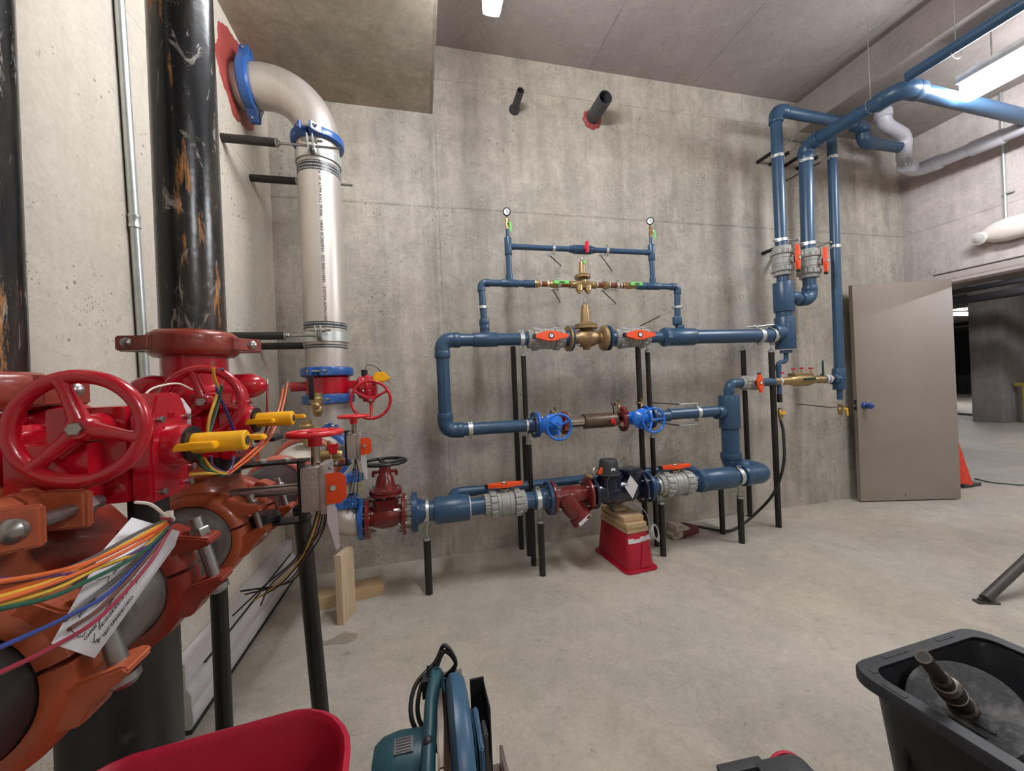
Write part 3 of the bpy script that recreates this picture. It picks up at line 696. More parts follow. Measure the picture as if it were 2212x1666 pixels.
# --- top run between flanges
def flange(name, lb, c, ax, R_, th, hub, m, bolts=4, bR=None, br=.008, hubr=None, bl=.06, ph=.5, cat='flange'):
    t = thing(name, lb, cat, loc=c); ax = V(ax).normalized(); hr = hubr or R_*.62
    MB().lathe((0, 0, 0), ax, [(0, R_*.5), (0, R_-.003), (.003, R_), (th-.003, R_), (th, R_-.003), (th, hr*1.12), (th+hub*.3, hr), (th+hub, hr*.93)], 40).build('flange_ring', m, t)
    if bolts: bolt_ring(t, -ax*.004, ax, bR or R_*.8, bolts, br, bl, ph)
    return t
RF = .107
flange('pipe_flange', 'blue flange left of the large bronze regulator', P(1.105, ZT), -X_, .096, .02, .04, 'pvc_dark', 4, ph=.8)
tb = prv('large bronze pressure regulator with tall bonnet between orange handled valves', 1.225, ZT, 1.32, flg=True); tb.scale = (1, 1, 1)
fl = MB()
for s in (-1, 1): fl.lathe((s*.115, 0, 0), X_*s, [(0, .045), (.006, .075), (.02, .094), (.024, .096), (.036, .096), (.038, .09)], 40)
fl.build('end_flange', 'bronze', tb)
for k_, (tx, tz) in enumerate(((0, .018), (0, -.002), (0, -.022))):
    text(('2 1/2"', '300', 'BRONZE')[k_], .018, Matrix(((1, 0, 0, 0), (0, 0, -1, -.0718), (0, 1, 0, tz), (0, 0, 0, 1))), 'bronze', tb, 'raised_lettering', .0015)
pl = MB(); pl.prism([(-.06, -.02), (-.05, .02), (-.005, .01), (0, -.006)], (-.02, -.02, .275), X_, V((0, -.5, 1)), .0015); pl.build('hang_tag', 'lens', tb)
flange('pipe_flange', 'blue flange right of the large bronze regulator', P(1.39, ZT), X_, .096, .02, .04, 'pvc_dark', 4, ph=.8)
ball_valve('grey union valve, orange handle forward, left of the large bronze regulator', frame(P(.905, ZT), X_, V((0, -1, .05))), 1.0, .049, .14)
ball_valve('grey union valve, orange handle forward, right of the large bronze regulator', frame(P(1.60, ZT), X_, V((0, -1, .05))), 1.0, .049, .14)
t = thing('blue_pipe_run', 'thick blue top run from right regulator valve to the corner riser tee', 'pipe')
MB().cyl(P(1.71, ZT), P(1.9, ZT), r3).cyl(P(2.1, ZT), P(3.0, ZT), r4).build('pipe', 'pvc', t)
tee(t, P(2.035, ZT), X_, Z_, .064, .12, .095, r1*1.25, fit=1.1)
MB().lathe(P(1.875, ZT), X_, [(0, .062), (.006, .076), (.04, .076), (.044, .07)], 8, ph=.2).build('reducer_bushing', 'pvc', t)
# --- riser A (vertical tee, sleeve), small drain below
XA, XB, XC = 3.072, 3.36, 3.655
t = thing('blue_riser_tees', 'stacked thick blue riser tees below the twin grey valves at the right', 'pipe')
MB().cyl(P(XA, 1.7), P(XA, 1.95), .063).build('pipe', 'pvc', t)
tee(t, P(XA, ZT+.02), Z_, -X_, .072, .135, .13, .064, fit=1.06); tee(t, P(XA, 1.96), Z_, X_, .072, .125, .14, .047, fit=1.06)
MB().cyl(P(XA, 2.07), P(XA, 2.16), r3).cyl(P(XA+.1, 1.945), P(XB-.05, 1.945), r3).cyl(P(XB, 2.0), P(XB, 2.13), .05).build('pipe', 'pvc', t)
elbow(t, P(XB, 1.945), -X_, Z_, .048, .11)
ball_valve('left of twin grey upright valves on the risers, orange handle facing right', frame(P(XA, 2.27), Z_, V((.45, -1, 0))), 1.0, .049, .125)
ball_valve('right of twin grey upright valves on the risers, orange handle facing right', frame(P(XB, 2.255), Z_, V((.45, -1, 0))), 1.0, .052, .125)
t = thing('blue_riser', 'left of the three blue risers, turning right under the ceiling behind the next', 'pipe')
ztA = 3.575
MB().cyl(P(XA, 2.385), P(XA, ztA-.05), r3).cyl(P(XA+.05, ztA), P(4.0, 3.55), r3).cyl(P(4.06, 3.5), P(4.06, 3.44), r3).cyl(P(4.1, 3.40), P(4.5, 3.40), r3).build('pipe', 'pvc', t)
elbow(t, P(XA, ztA), X_, -Z_, r3, .11); elbow(t, P(4.06, 3.55), -X_, -Z_, r3, .1); elbow(t, P(4.06, 3.40), X_, Z_, r3, .1)
t = thing('blue_riser', 'middle and thickest blue riser bending toward the viewer under the ceiling', 'pipe')
MB().cyl(P(XB, 2.37), P(XB+.02, 3.25), .052).build('pipe', 'pvc', t)
MB().tube([V((3.385, 2.6, 3.295)), V((3.42, 2.1, 3.297))], .052, 28).cyl((3.5, 2.0, 3.295), (5.095, 2.03, 3.26), .052).build('pipe', 'pvc', t)
elbow(t, V((XB+.02, YU, 3.295)), V((.06, -1, 0)), -Z_, .052, .12)
elbow(t, V((3.42, 2.0, 3.297)), V((0, 1, 0)), V((1, 0, 0)), .052, .16, bend=.09)
MB().cyl((3.385, 1.95, 3.33), (3.42, .1, 3.33), .036).build('pipe', 'pvc', t)
tag(MB().lathe((5.098, 2.03, 3.262), -X_, [(0, .12), (.006, .105), (.018, .07), (.02, .055)], 24, rf=lambda i: 1+.12*math.sin(i*1.7)).build('firestop_ring', 'caulk'), 'red firestop ring where blue pipe enters right wall', 'firestop')
t = thing('blue_riser', 'right of the three blue risers, ending in a tee by the door edge', 'pipe')
MB().cyl(P(XC, 1.30), P(XC+.03, 3.43), .037).build('pipe', 'pvc', t)
tee(t, P(XC-.005, 1.236), Z_, -X_, .044, .095, .08, .04, fit=1.12)
MB().cyl(P(XC-.005, 1.05), P(XC-.005, 1.16), .022).build('pipe', 'pvc', t)
# hanger rods for the ceiling pipe
for (x, y, z, lb) in ((3.405, 2.19, 3.355, 'thin hanger rod behind the bend of the ceiling pipe'), (3.42, 1.72, 3.38, 'thin hanger rod nearer the viewer on the ceiling pipe')):
    t = thing('hanger_rod', lb, 'hanger', loc=(x, y, z)); MB().cyl((0, 0, 0), (0, 0, ZC-z), .0025, n=8).build('rod', 'zinc', t)
    MB().torus((0, 0, -.056), Y_, .054, .002, 28, 6).build('ring', 'zinc', t)
# --- small drain under riser A, brass drain valves
t = thing('blue_drain_pipe', 'thin kinked blue drain pipe below the riser tee, passing behind the brass assembly', 'pipe')
MB().tube(fillet([P(XA+.0, 1.5), P(XA+.0, 1.41), P(2.985, 1.40), P(2.985, 1.10)], .03), .018, 20).cyl(P(XA, 1.505), P(XA, 1.48), .045).cyl(P(2.985, 1.38), P(2.985, 1.33), .022).build('pipe', 'pvc', t)
MB().cyl(P(2.985, 1.13), P(2.985, 1.06), .02).build('socket', 'black_plastic', t)
t = thing('brass_drain_valve', 'brass drain valve with yellow band above the black hose', 'valve', loc=P(2.985, .96))
MB().lathe((0, 0, -.06), Z_, [(0, .01), (.03, .014), (.035, .02), (.085, .02), (.09, .016), (.11, .016), (.113, .012)], 8).build('valve_body', 'brass', t)
MB().box((0, -.026, .01), (.052, .012, .022), bev=.003).build('lever', 'yellow', t)
tag(MB().tube(spline([P(2.985, .905), V((2.985, 2.66, .8)), V((2.93, 2.62, .55)), V((2.86, 2.66, .3)), V((2.72, 2.74, .1)), V((2.55, 2.74, .018)), V((2.40, 2.69+.03, .018)), V((2.25, 2.83, .035)), V((2.12, 2.88, .06)), V((2.06, 2.82, .07))], 8), .011, 10).build('drain_hose', 'cable_black'), 'black hose looping from the drain valve down to the block on the floor', 'hose')
t = thing('brass_drain_valve', 'brass boiler drain with yellow lever at the foot of the right riser', 'valve', loc=P(XC-.005, .96))
MB().lathe((0, 0, -.05), Z_, [(0, .012), (.02, .015), (.03, .02), (.06, .02), (.07, .014), (.09, .018), (.1, .018)], 8).cyl((0, 0, .03), (.0, -.03, .03), .009, n=12).build('valve_body', 'brass', t)
MB().prism([(-.008, .01), (.03, .004), (.034, -.065), (.02, -.065), (.014, -.012), (-.008, -.008)], (.006, -.035, .01), X_, Z_, .006, bev=.001).build('lever', 'yellow', t)
tag(MB().cyl(P(3.54, .985), P(XC-.03, .985), .004, n=8).cyl(P(3.54, .985), V((3.60, 3.035, 1.0)), .004, n=8).build('support_rod', 'dull_steel'), 'thin support rod from wall to the right riser drain', 'rod')
# --- brass backflow assembly with small valves
t = thing('backflow_assembly', 'small brass backflow preventer with red knobs and dark green levers near the door', 'backflow preventer', loc=P(3.25, 1.24))
b = MB(); b.lathe((-.33, 0, 0), X_, [(0, .03), (.02, .033), (.05, .033), (.055, .026), (.09, .026), (.12, .034), (.16, .034), (.19, .04), (.24, .052), (.36, .052), (.40, .04), (.43, .038), (.46, .03), (.49, .036), (.54, .036), (.56, .026), (.62, .026), (.63, .03), (.65, .03)], 32)
b.box((-.03, 0, .05), (.2, .07, .03), bev=.008); b.build('valve_body', 'brass', t)
for x in (-.12, -.03, .07): MB().cyl((x, -.01, .06), (x, -.01, .088), .006, n=10).build('test_cock', 'brass', t)
for x, z in ((-.12, .1), (-.03, .104), (.07, .1), (-.24, .07)):
    MB().box((x, -.01, z), (.034, .012, .014), bev=.003).box((x, -.01, z), (.012, .03, .014), bev=.003).build('knob', 'red_bright', t)
MB().box((.0, -.06, .01), (.12, .008, .02), bev=.002).cyl((-.05, -.03, .01), (-.05, -.062, .01), .008, n=12).build('lever', 'dkgreen', t)
MB().box((.195, -.02, .1), (.016, .008, .13), bev=.002).cyl((.195, .0, .04), (.195, -.02, .04), .008, n=12).build('lever', 'dkgreen', t)
MB().cyl((-.27, 0, 0), (-.255, 0, 0), .037).cyl((.235, 0, 0), (.25, 0, 0), .04).cyl((.27, 0, 0), (.285, 0, 0), .04).build('thread_tape', 'white_tag', t)
# --- drain branch from the tee up to the backflow
t = thing('blue_pipe_run', 'blue vertical drop with big tee and small elbow right of the middle run', 'pipe')
XV = 2.468
MB().cyl(P(1.9, ZM+.01), P(2.36, ZM+.01), r3).cyl(P(XV, .9), P(XV, .60), .066).cyl(P(XV, 1.1), P(XV+.0, 1.2), .035).build('pipe', 'pvc', t)
tee(t, P(XV, ZM), Z_, -X_, .074, .135, .125, .05, fit=1.08)
elbow(t, P(XV+.01, 1.24), X_, -Z_, .033, .075)
MB().cyl(P(XV+.06, 1.24), P(XV+.13, 1.24), .035).build('pipe', 'pvc', t)
MB().tube(fillet([V((XV, YU, .63)), V((XV, YU, .555)), V((2.62, YU-.02, .53)), V((2.62, YL, ZL)), V((2.45, YL, ZL))], .09, 10), .074, 28).build('elbow', 'pvc', t)
mb = MB(); rimmed(mb, P(XV, .62), P(XV, .67), .079); rimmed(mb, V((2.46, YL, ZL)), V((2.41, YL, ZL)), .079); mb.build('socket', 'pvc', t)
ball_valve('small grey valve with orange handle hanging down, on the pipe to the brass assembly', frame(P(2.685, 1.238), X_, V((.25, -1, 0))), .8, .045, .11)
for o_ in col.objects:
    pass
bv = [o for o in bpy.data.objects if o.name.startswith('union_ball_valve') and o.parent is None][-1]
for ch in bv.children:
    if ch.name.startswith('handle'):
        R_ = .045*1.5; ch.matrix_local = Matrix.Translation((0.02, 0, 0)) @ Matrix.Rotation(math.radians(-85), 4, 'Z')
tag(MB().cyl(P(2.775, 1.238), P(2.93, 1.238), .034).build('blue_pipe_stub', 'pvc'), 'short blue pipe between small grey valve and brass assembly', 'pipe')
tag(MB().cyl(P(3.46, 1.236)+V((.0, 0, 0)), P(3.59, 1.236), .03).build('blue_pipe_stub', 'pvc'), 'short blue pipe between brass assembly and right riser tee', 'pipe')

# ================================================================== MIDDLE RUN: TWO BLUE GATE VALVES AND CHECK ASSEMBLY
def hand_wheel(parent, c, ax, R_, rr, m, spokes=3, hub=.016, ph=0, name='handwheel', dish=.015, flat=1.0):
    c, ax = V(c), V(ax).normalized(); u, v, _ = basis(ax); mb = MB()
    mb.torus(c, ax, R_, rr, 56, 12)
    for k in range(spokes):
        a = ph+2*PI*k/spokes; d = u*math.cos(a)+v*math.sin(a)
        mb.tube([c-ax*dish+d*hub*.6, c-ax*dish*.8+d*R_*.35, c-ax*dish*.2+d*R_*.75, c+d*R_*.99], rr*.9, 10, rs=[rr*1.3, rr*1.1, rr*.85, rr*1.1])
    mb.lathe(c-ax*(dish+hub*.8), ax, [(0, hub), (hub*1.2, hub*1.05), (hub*1.5, hub*.8)], 24)
    o = mb.build(name, m, parent, ang=50)
    MB().hexa(c-ax*(dish-hub*.6), ax, hub*.55, hub*.5).build('wheel_nut', 'bolt', o)
    return o
def blue_gate(x, lb, side):
    t = thing('gate_valve', lb, 'valve', loc=P(x, ZM-.0))
    b = MB()
    for s in (-1, 1):
        b.lathe((s*.045, 0, 0), X_*s, [(0, .05), (.02, .044), (.04, .05), (.05, .052)], 32)
    b.lathe((-.05, 0, 0), X_, [(0, .05), (.1, .05)], 32)
    b.lathe((0, 0, 0), -Y_, [(0, .058), (.06, .062), (.066, .075), (.082, .078), (.085, .072), (.098, .076), (.104, .07), (.13, .045), (.17, .026), (.18, .026)], 36)
    b.build('valve_body', 'blue_valve', t)
    MB().lathe((-side*.095, 0, 0), X_*side, [(0, .045), (.004, .09), (.02, .092), (.024, .05)], 40).build('end_flange', 'blue_valve', t)
    for k in range(4):
        a = PI/4+k*PI/2; bolt_on(t, (.068*math.cos(a), -.083, .068*math.sin(a)), -Y_, .006, .03)
    MB().cyl((0, -.17, 0), (0, -.235, 0), .008, n=12).build('stem', 'bolt', t)
    hand_wheel(t, (0, -.235, 0), -Y_, .086, .0085, 'blue_valve', 3, .017, ph=.3+side*.2, dish=.02)
    return t
flange('pipe_flange', 'dark blue flange at the right end of the middle run', P(.80, ZM), -X_, .094, .022, .04, 'pvc_dark', 4, ph=.8)
blue_gate(.895, 'left bright blue gate valve, its wheel facing the viewer', 1)
blue_gate(1.61, 'right bright blue gate valve, its wheel facing the viewer', -1)
t = thing('check_valve_spool', 'stainless and brown check valve barrel between the two blue gate valves', 'valve', loc=P(1.2, ZM))
MB().cyl((-.2, 0, 0), (-.02, 0, 0), .042).build('steel_pipe', 'stain_pol', t)
MB().lathe((-.03, 0, 0), X_, [(0, .05), (.004, .056), (.25, .056), (.27, .048)], 40).build('barrel', mat('brown_barrel', rgb(96, 80, 66), .4, .4, var=.12), t)
MB().lathe((.26, 0, -.035), V((.0, -1, 0)), [(0, .012), (.05, .011), (.052, .016), (.06, .016)], 16).cyl((.17, -.05, 0), (.17, -.075, 0), .012, n=14).build('test_cock', 'brass', t)
MB().box((.17, -.083, -.002), (.03, .012, .034), bev=.004).box((.185, -.083, -.02), (.014, .01, .03), bev=.003).build('knob', 'red_bright', t)
MB().tube([V((.2, -.05, .05)), V((.195, -.055, .09)), V((.175, -.06, .135))], .004, 8).build('test_lever', 'black_plastic', t)
def coupling(name, label, c, ax, ear, R_, m, w_=.05, tk=.024, parts=True, bl=.095, ew=.045, br=.0085, bdir=None, cat='pipe coupling', group=None, gap=.008, pw=.82):
    """grooved coupling: two ribbed half housings, ears with bolts"""
    c, ax, ear = V(c), V(ax).normalized(), V(ear).normalized(); n_ = ax.cross(ear).normalized()
    t = thing(name, label, cat, Matrix(((ax.x, ear.x, n_.x, c.x), (ax.y, ear.y, n_.y, c.y), (ax.z, ear.z, n_.z, c.z), (0, 0, 0, 1))), group=group)
    ro = R_+tk; prof = [(-w_/2, R_+.002), (-w_/2, R_+tk*.55), (-w_*.36, ro*.995), (-w_*.2, ro+.001), (w_*.2, ro+.001), (w_*.36, ro*.995), (w_/2, R_+tk*.55), (w_/2, R_+.002)]
    for s in (1, -1):
        mb = MB(); rings = []
        a0, a1 = (.03, PI-.03)
        for i in range(25):
            a = a0+(a1-a0)*i/24
            rings.append([mb.bm.verts.new(V((x_, math.cos(a)*r_, s*math.sin(a)*r_))) for x_, r_ in prof])
        mb.skin(rings)
        for q in (1, -1):       # ear: web running out to a bolt pad
            y0, y1 = ro-.012, ro+ew
            o = [(y0-.03, gap*.3), (y0+.004, gap), (y1-.004, gap), (y1, gap+.004), (y1, gap+.010), (y1-.006, gap+.015), (ro+.008, gap+.032), (ro-.012, gap+.052), (y0-.06, gap*.6+(.056 if R_ > .07 else .045))]
            o = [(a*q, b_*s) for a, b_ in o]
            mb.prism(o if q*s > 0 else list(reversed(o)), (0, 0, 0), Y_, Z_, w_*pw, bev=.003)
        mb.build('housing_half', m, t, ang=45)
    for q in (1, -1):
        bolt_on(t, (0, q*(ro+ew*.55), 0), -Z_ if abs(ax.y) > .9 else Z_, br, 2*gap+.026+br*.6, rs=.62, nut=br < .0125)
    return t
coupling('grooved_coupling', 'oxide red coupling between the check barrel and right blue gate valve', P(1.50, ZM), X_, Z_, .045, 'maroon', .045, .02, ew=.03, bl=.06, br=.006)
coupling('grooved_coupling', 'red coupling half hidden behind the left blue handwheel', P(1.02, ZM), X_, Z_, .042, 'maroon', .04, .018, ew=.025, bl=.06, br=.006)
for x, lb in ((.955, 'tiny brass test cock behind the left blue gate valve'), (1.47, 'small bronze test cock leaning over the red coupling'), (1.665, 'brass test cock standing on the right blue gate valve')):
    zt = {.955: .07, 1.47: .1, 1.665: .1}[x]
    t = thing('test_cock', lb, 'valve', loc=P(x, ZM+zt-.02))
    MB().lathe((0, 0, -.03), Z_, [(0, .009), (.03, .009), (.034, .014), (.05, .014), (.056, .009), (.08, .009), (.084, .012), (.1, .012)], 8).cyl((-.03, 0, .035), (.02, 0, .035), .006, n=10).build('valve_body', 'brass', t)
    MB().box((-.035, 0, .036), (.014, .01, .024), bev=.003).build('knob', 'dull_steel', t)
flange('pipe_flange', 'dark blue flange right of the right blue gate valve', P(1.725, ZM), X_, .092, .02, .05, 'pvc_dark', 4, ph=.8)
tag(MB().cyl(P(1.78, ZM), P(1.90, ZM), r3).build('blue_pipe_stub', 'pvc'), 'blue pipe just right of the right blue gate valve', 'pipe')

# clamps on the runs
clamp('pipe_clamp', 'upright strap clamp near the left end of the middle run', P(.325, ZM), X_, Z_, r3, w_=.03)
clamp('pipe_clamp', 'strap clamp on the middle run left of the big tee', P(2.16, ZM+.01), X_, Z_, r3, w_=.03)
clamp('pipe_clamp', 'clamp ring on the left slim upright of the upper branch', P(.45, 1.86), Z_, X_, r1, w_=.02)
clamp('pipe_clamp', 'clamp ring on the right slim upright of the upper branch', P(2.022, 1.87), Z_, X_, r1, w_=.02)
clamp('pipe_clamp', 'clamp left of the red handle on the top cross pipe', P(.995, ZG), X_, Z_, r1*.85, w_=.02)
clamp('pipe_clamp', 'clamp right of the red handle on the top cross pipe', P(1.425, ZG), X_, Z_, r1*.85, w_=.02)
clamp('pipe_clamp', 'clamp behind the left green lever of the small regulator line', P(1.02, ZB), X_, Z_, .022, w_=.018)
clamp('pipe_clamp', 'clamp between copper nipple and right green lever', P(1.50, ZB), X_, Z_, .022, w_=.02)
for x, z, q1, q2, lb in ((.995, ZG-.03, (1186, 551), (1212, 574), 'short link and thin dull line to the wall below the left part of the cross pipe'), (1.425, ZG-.03, (1297, 551), (1322, 585), 'short link and thin dull line to the wall below the right part of the cross pipe'), (1.02, ZB-.03, (1193, 625), (1210, 652), 'short link and thin dull line to the wall below the left green lever'), (1.50, ZB-.03, (1300, 627), (1330, 655), 'short link and thin dull line to the wall right of the small regulator')):
    t = thing('wall_rod', lb, 'rod', loc=P(x, z)); p0 = P(x, z); p1 = at(*q1, y=2.85)-p0; p2 = at(*q2, y=YB)-p0
    MB().cyl((0, 0, 0), p1, .005, n=8).hexa(p1, Y_, .010, .010).build('link', 'zinc', t); MB().cyl(p1, p2, .004, n=8).build('rod', 'dull_steel', t)  # thinner, duller line carries on from the link end to the wall
t = thing('wall_rod', 'thin crossed wall rods beside the right slim upright', 'rod', loc=P(1.86, 1.80)); MB().cyl((0, 0, 0), (-.1, .355, -.09), .004, n=8).build('rod', 'dull_steel', t); MB().cyl((0, 0, 0), (.14, 0, .06), .004, n=8).build('link', 'zinc', t)
for z, lb in ((ZM+.085, 'upper wall rod and link at the middle run clamp'), (ZM-.085, 'lower wall rod and link at the middle run clamp')):
    t = thing('wall_rod', lb, 'rod', loc=P(2.0, z)); MB().cyl((0, 0, 0), (.0, YB-YU, 0), .0045, n=8).build('rod', 'dull_steel', t); MB().cyl((0, 0, 0), (.17, 0, -.0), .0045, n=8).hexa((0, 0, -.008), Z_, .009, .014).build('link', 'zinc', t)
# riser clamps with black wall tubes
for x, r_, z, lb in ((XA+.0, r3, 2.45, 'lower clamp of the left riser, above its grey valve'), (XB+.005, .052, 2.43, 'lower clamp of the middle riser, above its grey valve'), (XC+.015, .037, 2.42, 'lower clamp of the right riser'),
                     (XA, r3, 3.17, 'upper clamp of the left riser'), (XB+.018, .052, 3.16, 'upper clamp of the middle riser'), (XC+.025, .037, 3.22, 'upper clamp of the right riser')):
    clamp('pipe_clamp', lb, P(x, z), Z_, X_ if r_ > .04 else V((1, .5, 0)), r_, w_=.026)
for px, py, lb in ((1647, 548, 'black wall tube left of the left riser, lower level'), (1668, 557, 'black wall tube behind the left riser, lower level'), (1712, 553, 'black wall tube left of the middle riser, lower level'),
                     (1636, 351, 'black wall tube left of the left riser, upper level'), (1663, 356, 'black wall tube behind the left riser, upper level'), (1694, 359, 'black wall tube left of the middle riser, upper level'), (1722, 365, 'black wall tube behind the middle riser, upper level')):
    q = at(px, py, y=YB); x, z = q.x, q.z
    t = thing('wall_standoff', lb, 'pipe support', loc=P(x, z, 2.84))
    MB().hollow((0, 0, 0), (0, YB-2.84, 0), .017, .012, 20).build('sleeve_tube', 'black_iron', t)
    MB().cyl((0, .02, 0), (0, -.13, 0), .006, n=10).hexa((0, -.002, 0), -Y_, .013, .01).hexa((0, -.15, 0), -Y_, .011, .02).cyl((.02, -.14, 0), (-.14, -.15, 0), .006, n=8).build('threaded_rod', 'zinc', t)
t = thing('wall_standoff', 'thin wall rod at the upper clamp of the right riser', 'pipe support', loc=P(3.60, 3.2, 2.72)); MB().cyl((0, 0, 0), (-.02, YB-2.72, 0), .006, n=8).build('threaded_rod', 'dull_steel', t)

# posts: black iron pipe legs; top given as clamp height
def post(label, x, y, ztop, r=.0185, rod=.06, z0=0, dx=0.0, band=None, cat='support post'):
    t = thing('support_post', label, cat, loc=(x, y, z0)); L_ = ztop-z0
    MB().hollow((0, 0, 0), (dx, 0, L_-rod), r, r-.004, 24).build('post_tube', 'black_iron', t)
    if rod:
        MB().lathe((dx, 0, L_-rod-.012), Z_, [(0, r+.002), (.016, r+.002), (.018, r-.002)], 24).build('end_cap', 'zinc', t)
        MB().cyl((dx, 0, L_-rod), (dx, 0, L_), .006, n=12).hexa((dx, 0, L_-rod+.006), Z_, .012, .01).hexa((dx, 0, L_-.014), Z_, .012, .01).build('threaded_rod', 'zinc', t)
    return t
post('black post under the far left of the lower run, beside the gate valve', .0, YL, ZL-.065, .0225, rod=.1)
post('black post under the left end of the strainer, front of its cluster', .757, YL, ZL-.05, .0215, rod=.1)
post('black post under the right side of the water meter', 1.69, YL, ZL-.05, .0225, rod=.075)
post('black post under the right end of the lower run', 2.385, YL, ZL-.06, .0225, rod=.1)
post('tall black post by the wall behind the left regulator valve', .73, 2.98, ZT-.02, .0205, rod=0)
post('tall black post second from the wall at the left cluster', .752, 2.84, ZM-.1, .016, rod=0)
post('black post under the middle run, left cluster', .742, YU+.0, ZM-.05, .0195, rod=.075)
post('black post stacked on the middle run below the top run clamp', .73, YU-.0, ZT-.05, .0185, rod=.06, z0=ZM+.05)
post('tall black post behind the right regulator valve, running to the floor', 1.665, 2.70, ZT-.045, .021, rod=0)
post('black post under the right blue gate valve flange', 1.745, YU-.0, ZM-.06, .0185, rod=.09)
post('black post on the middle run under the right end of the orange handles', 1.735, YU, ZT-.045, .0185, rod=.06, z0=ZM+.045)
post('tall black wall post under the thick top run', 2.91, 2.965, ZT-.055, .0215, rod=.03)
post('tall black post in front of the brass assembly', 2.918, YU+.09-.09*0-.09, ZT-.06, .023, rod=.07)
post('short black post behind the right end of the lower run', 2.385, 2.715, ZL-.06, .021, rod=0)
clamp('pipe_clamp', 'clamp on the top run at the left tall post', P(.722, ZT), X_, Z_, r3, w_=.03)
clamp('pipe_clamp', 'clamp on the middle run at its left post', P(.738, ZM), X_, Z_, r3, w_=.03)
clamp('pipe_clamp', 'clamp on the top run at the right regulator valve', P(1.735, ZT), X_, Z_, r3, w_=.03)
clamp('pipe_clamp', 'left of two wide clamps where the top run meets the riser tee', P(2.80, ZT), X_, Z_, r4, w_=.04)
clamp('pipe_clamp', 'right of two wide clamps where the top run meets the riser tee', P(2.93, ZT), X_, Z_, r4+.002, w_=.036)
t = thing('wall_rod', 'thin horizontal rods joining the wide clamps above the top run', 'rod', loc=P(2.72, ZT+.09)); MB().cyl((0, .05, -.01), (.22, -.02, .0), .006, n=8).hexa((.06, .03, -.006), X_, .012, .014).hexa((.16, 0, -.004), X_, .012, .014).build('rod', 'zinc', t)

# ================================================================== LOWER RUN
def L(x, z=ZL, y=YL): return V((x, y, z))
flange('pipe_flange', 'blue flange right of the dark red gate valve', L(-.085, .53), X_, .122, .035, .05, 'pvc_dark', 8, br=.0085, hubr=.075, ph=.3)
t = thing('blue_pipe_run', 'blue lower run between dark red gate valve and left grey valve', 'pipe')
MB().cyl(L(-.03, .525), L(.07, .523), .064).cyl(L(.06), L(.4), r4-.002).build('pipe', 'pvc', t)
mb = MB(); rimmed(mb, L(.055, .522), L(.275, .522), .085, .01); mb.build('socket', 'pvc', t)
MB().lathe(L(-.06, .528), X_, [(0, .078), (.03, .074), (.034, .06)], 36).build('socket', 'pvc', t)
MB().hollow(L(.268), L(.282), .075, .06).build('glue_ring', 'white_tag', t)
MB().tube(fillet([L(.19, ZL+.03), V((.19, 2.70, .575)), V((.35, 2.70, .575))], .05), .036, 24).build('elbow', 'pvc', t)
tag(MB().cyl((.25, 2.70, .575), (1.45, 2.70, .575), .032).build('bypass_pipe', 'pvc'), 'blue bypass pipe running behind the lower run and strainer', 'pipe')
tag(MB().tube(fillet([V((1.45, 2.70, .575)), V((2.08, 2.72, .585)), V((2.10, 2.58, .53))], .05), .032, 24).build('bypass_pipe', 'pvc'), 'blue bypass pipe curving back behind the right grey valve', 'pipe')
clamp('pipe_clamp', 'wide bright clamp left on the lower run beside the red gate valve', L(.0, .525), X_, V((0, -.15, 1)), .064, w_=.036)
ball_valve('grey union valve with orange handle on top, left part of the lower run', frame(L(.515), X_, V((0, -.05, 1))), 1.0, .054, .14)
t = thing('blue_pipe_run', 'blue pipe piece between left grey valve and strainer flange', 'pipe')
MB().cyl(L(.63), L(.76), r4-.002).build('pipe', 'pvc', t); MB().cyl(L(.715), L(.79), r4*1.17).build('socket', 'pvc', t)
clamp('pipe_clamp', 'clamp on the lower run left of the strainer flange', L(.742), X_, V((0, -.15, 1)), r4*1.17, w_=.03)
flange('pipe_flange', 'blue flange left of the red strainer', L(.835), -X_, .113, .026, .04, 'pvc_dark', 6, ph=.3, hubr=.07)
# strainer
t = thing('y_strainer', 'oxide red strainer with slanted leg between blue flange and water meter', 'strainer', loc=L(.98))
for s in (-1, 1): MB().lathe((s*.142, 0, 0), -X_*s, [(0, .111), (.004, .114), (.02, .114), (.024, .105), (.026, .06)], 44).build('end_flange', 'maroon', t)
b = MB(); b.lathe((-.13, 0, 0), X_, [(0, .056), (.04, .056), (.1, .07), (.16, .07), (.22, .056), (.26, .056)], 36)
dd = V((.60, -.25, -.86)).normalized(); b.lathe((-.045, 0, 0), dd, [(0, .075), (.12, .072), (.15, .066), (.16, .078), (.185, .078)], 36); b.build('valve_body', 'maroon', t)
u_, v_, _ = basis(dd); pc_ = V((-.045, 0, 0))+dd*.193
MB().prism([(-.07, -.07), (.07, -.07), (.07, .07), (-.07, .07)], pc_, u_, v_, .018, bev=.004).build('cover_plate', 'maroon', t)
sd = V((0, -1, 0)); up_ = dd.cross(sd).normalized()
MB().prism([(-.05, -.011), (.05, -.011), (.05, .011), (-.05, .011)], V((-.045, 0, 0))+dd*.172+V((0, -.080, 0)), up_, dd, .003).build('label_plate', 'white_tag', t)
for s in (-1, 1): bolt_ring(t, (s*.128, 0, 0), X_, .093, 4, .009, .05, .8)
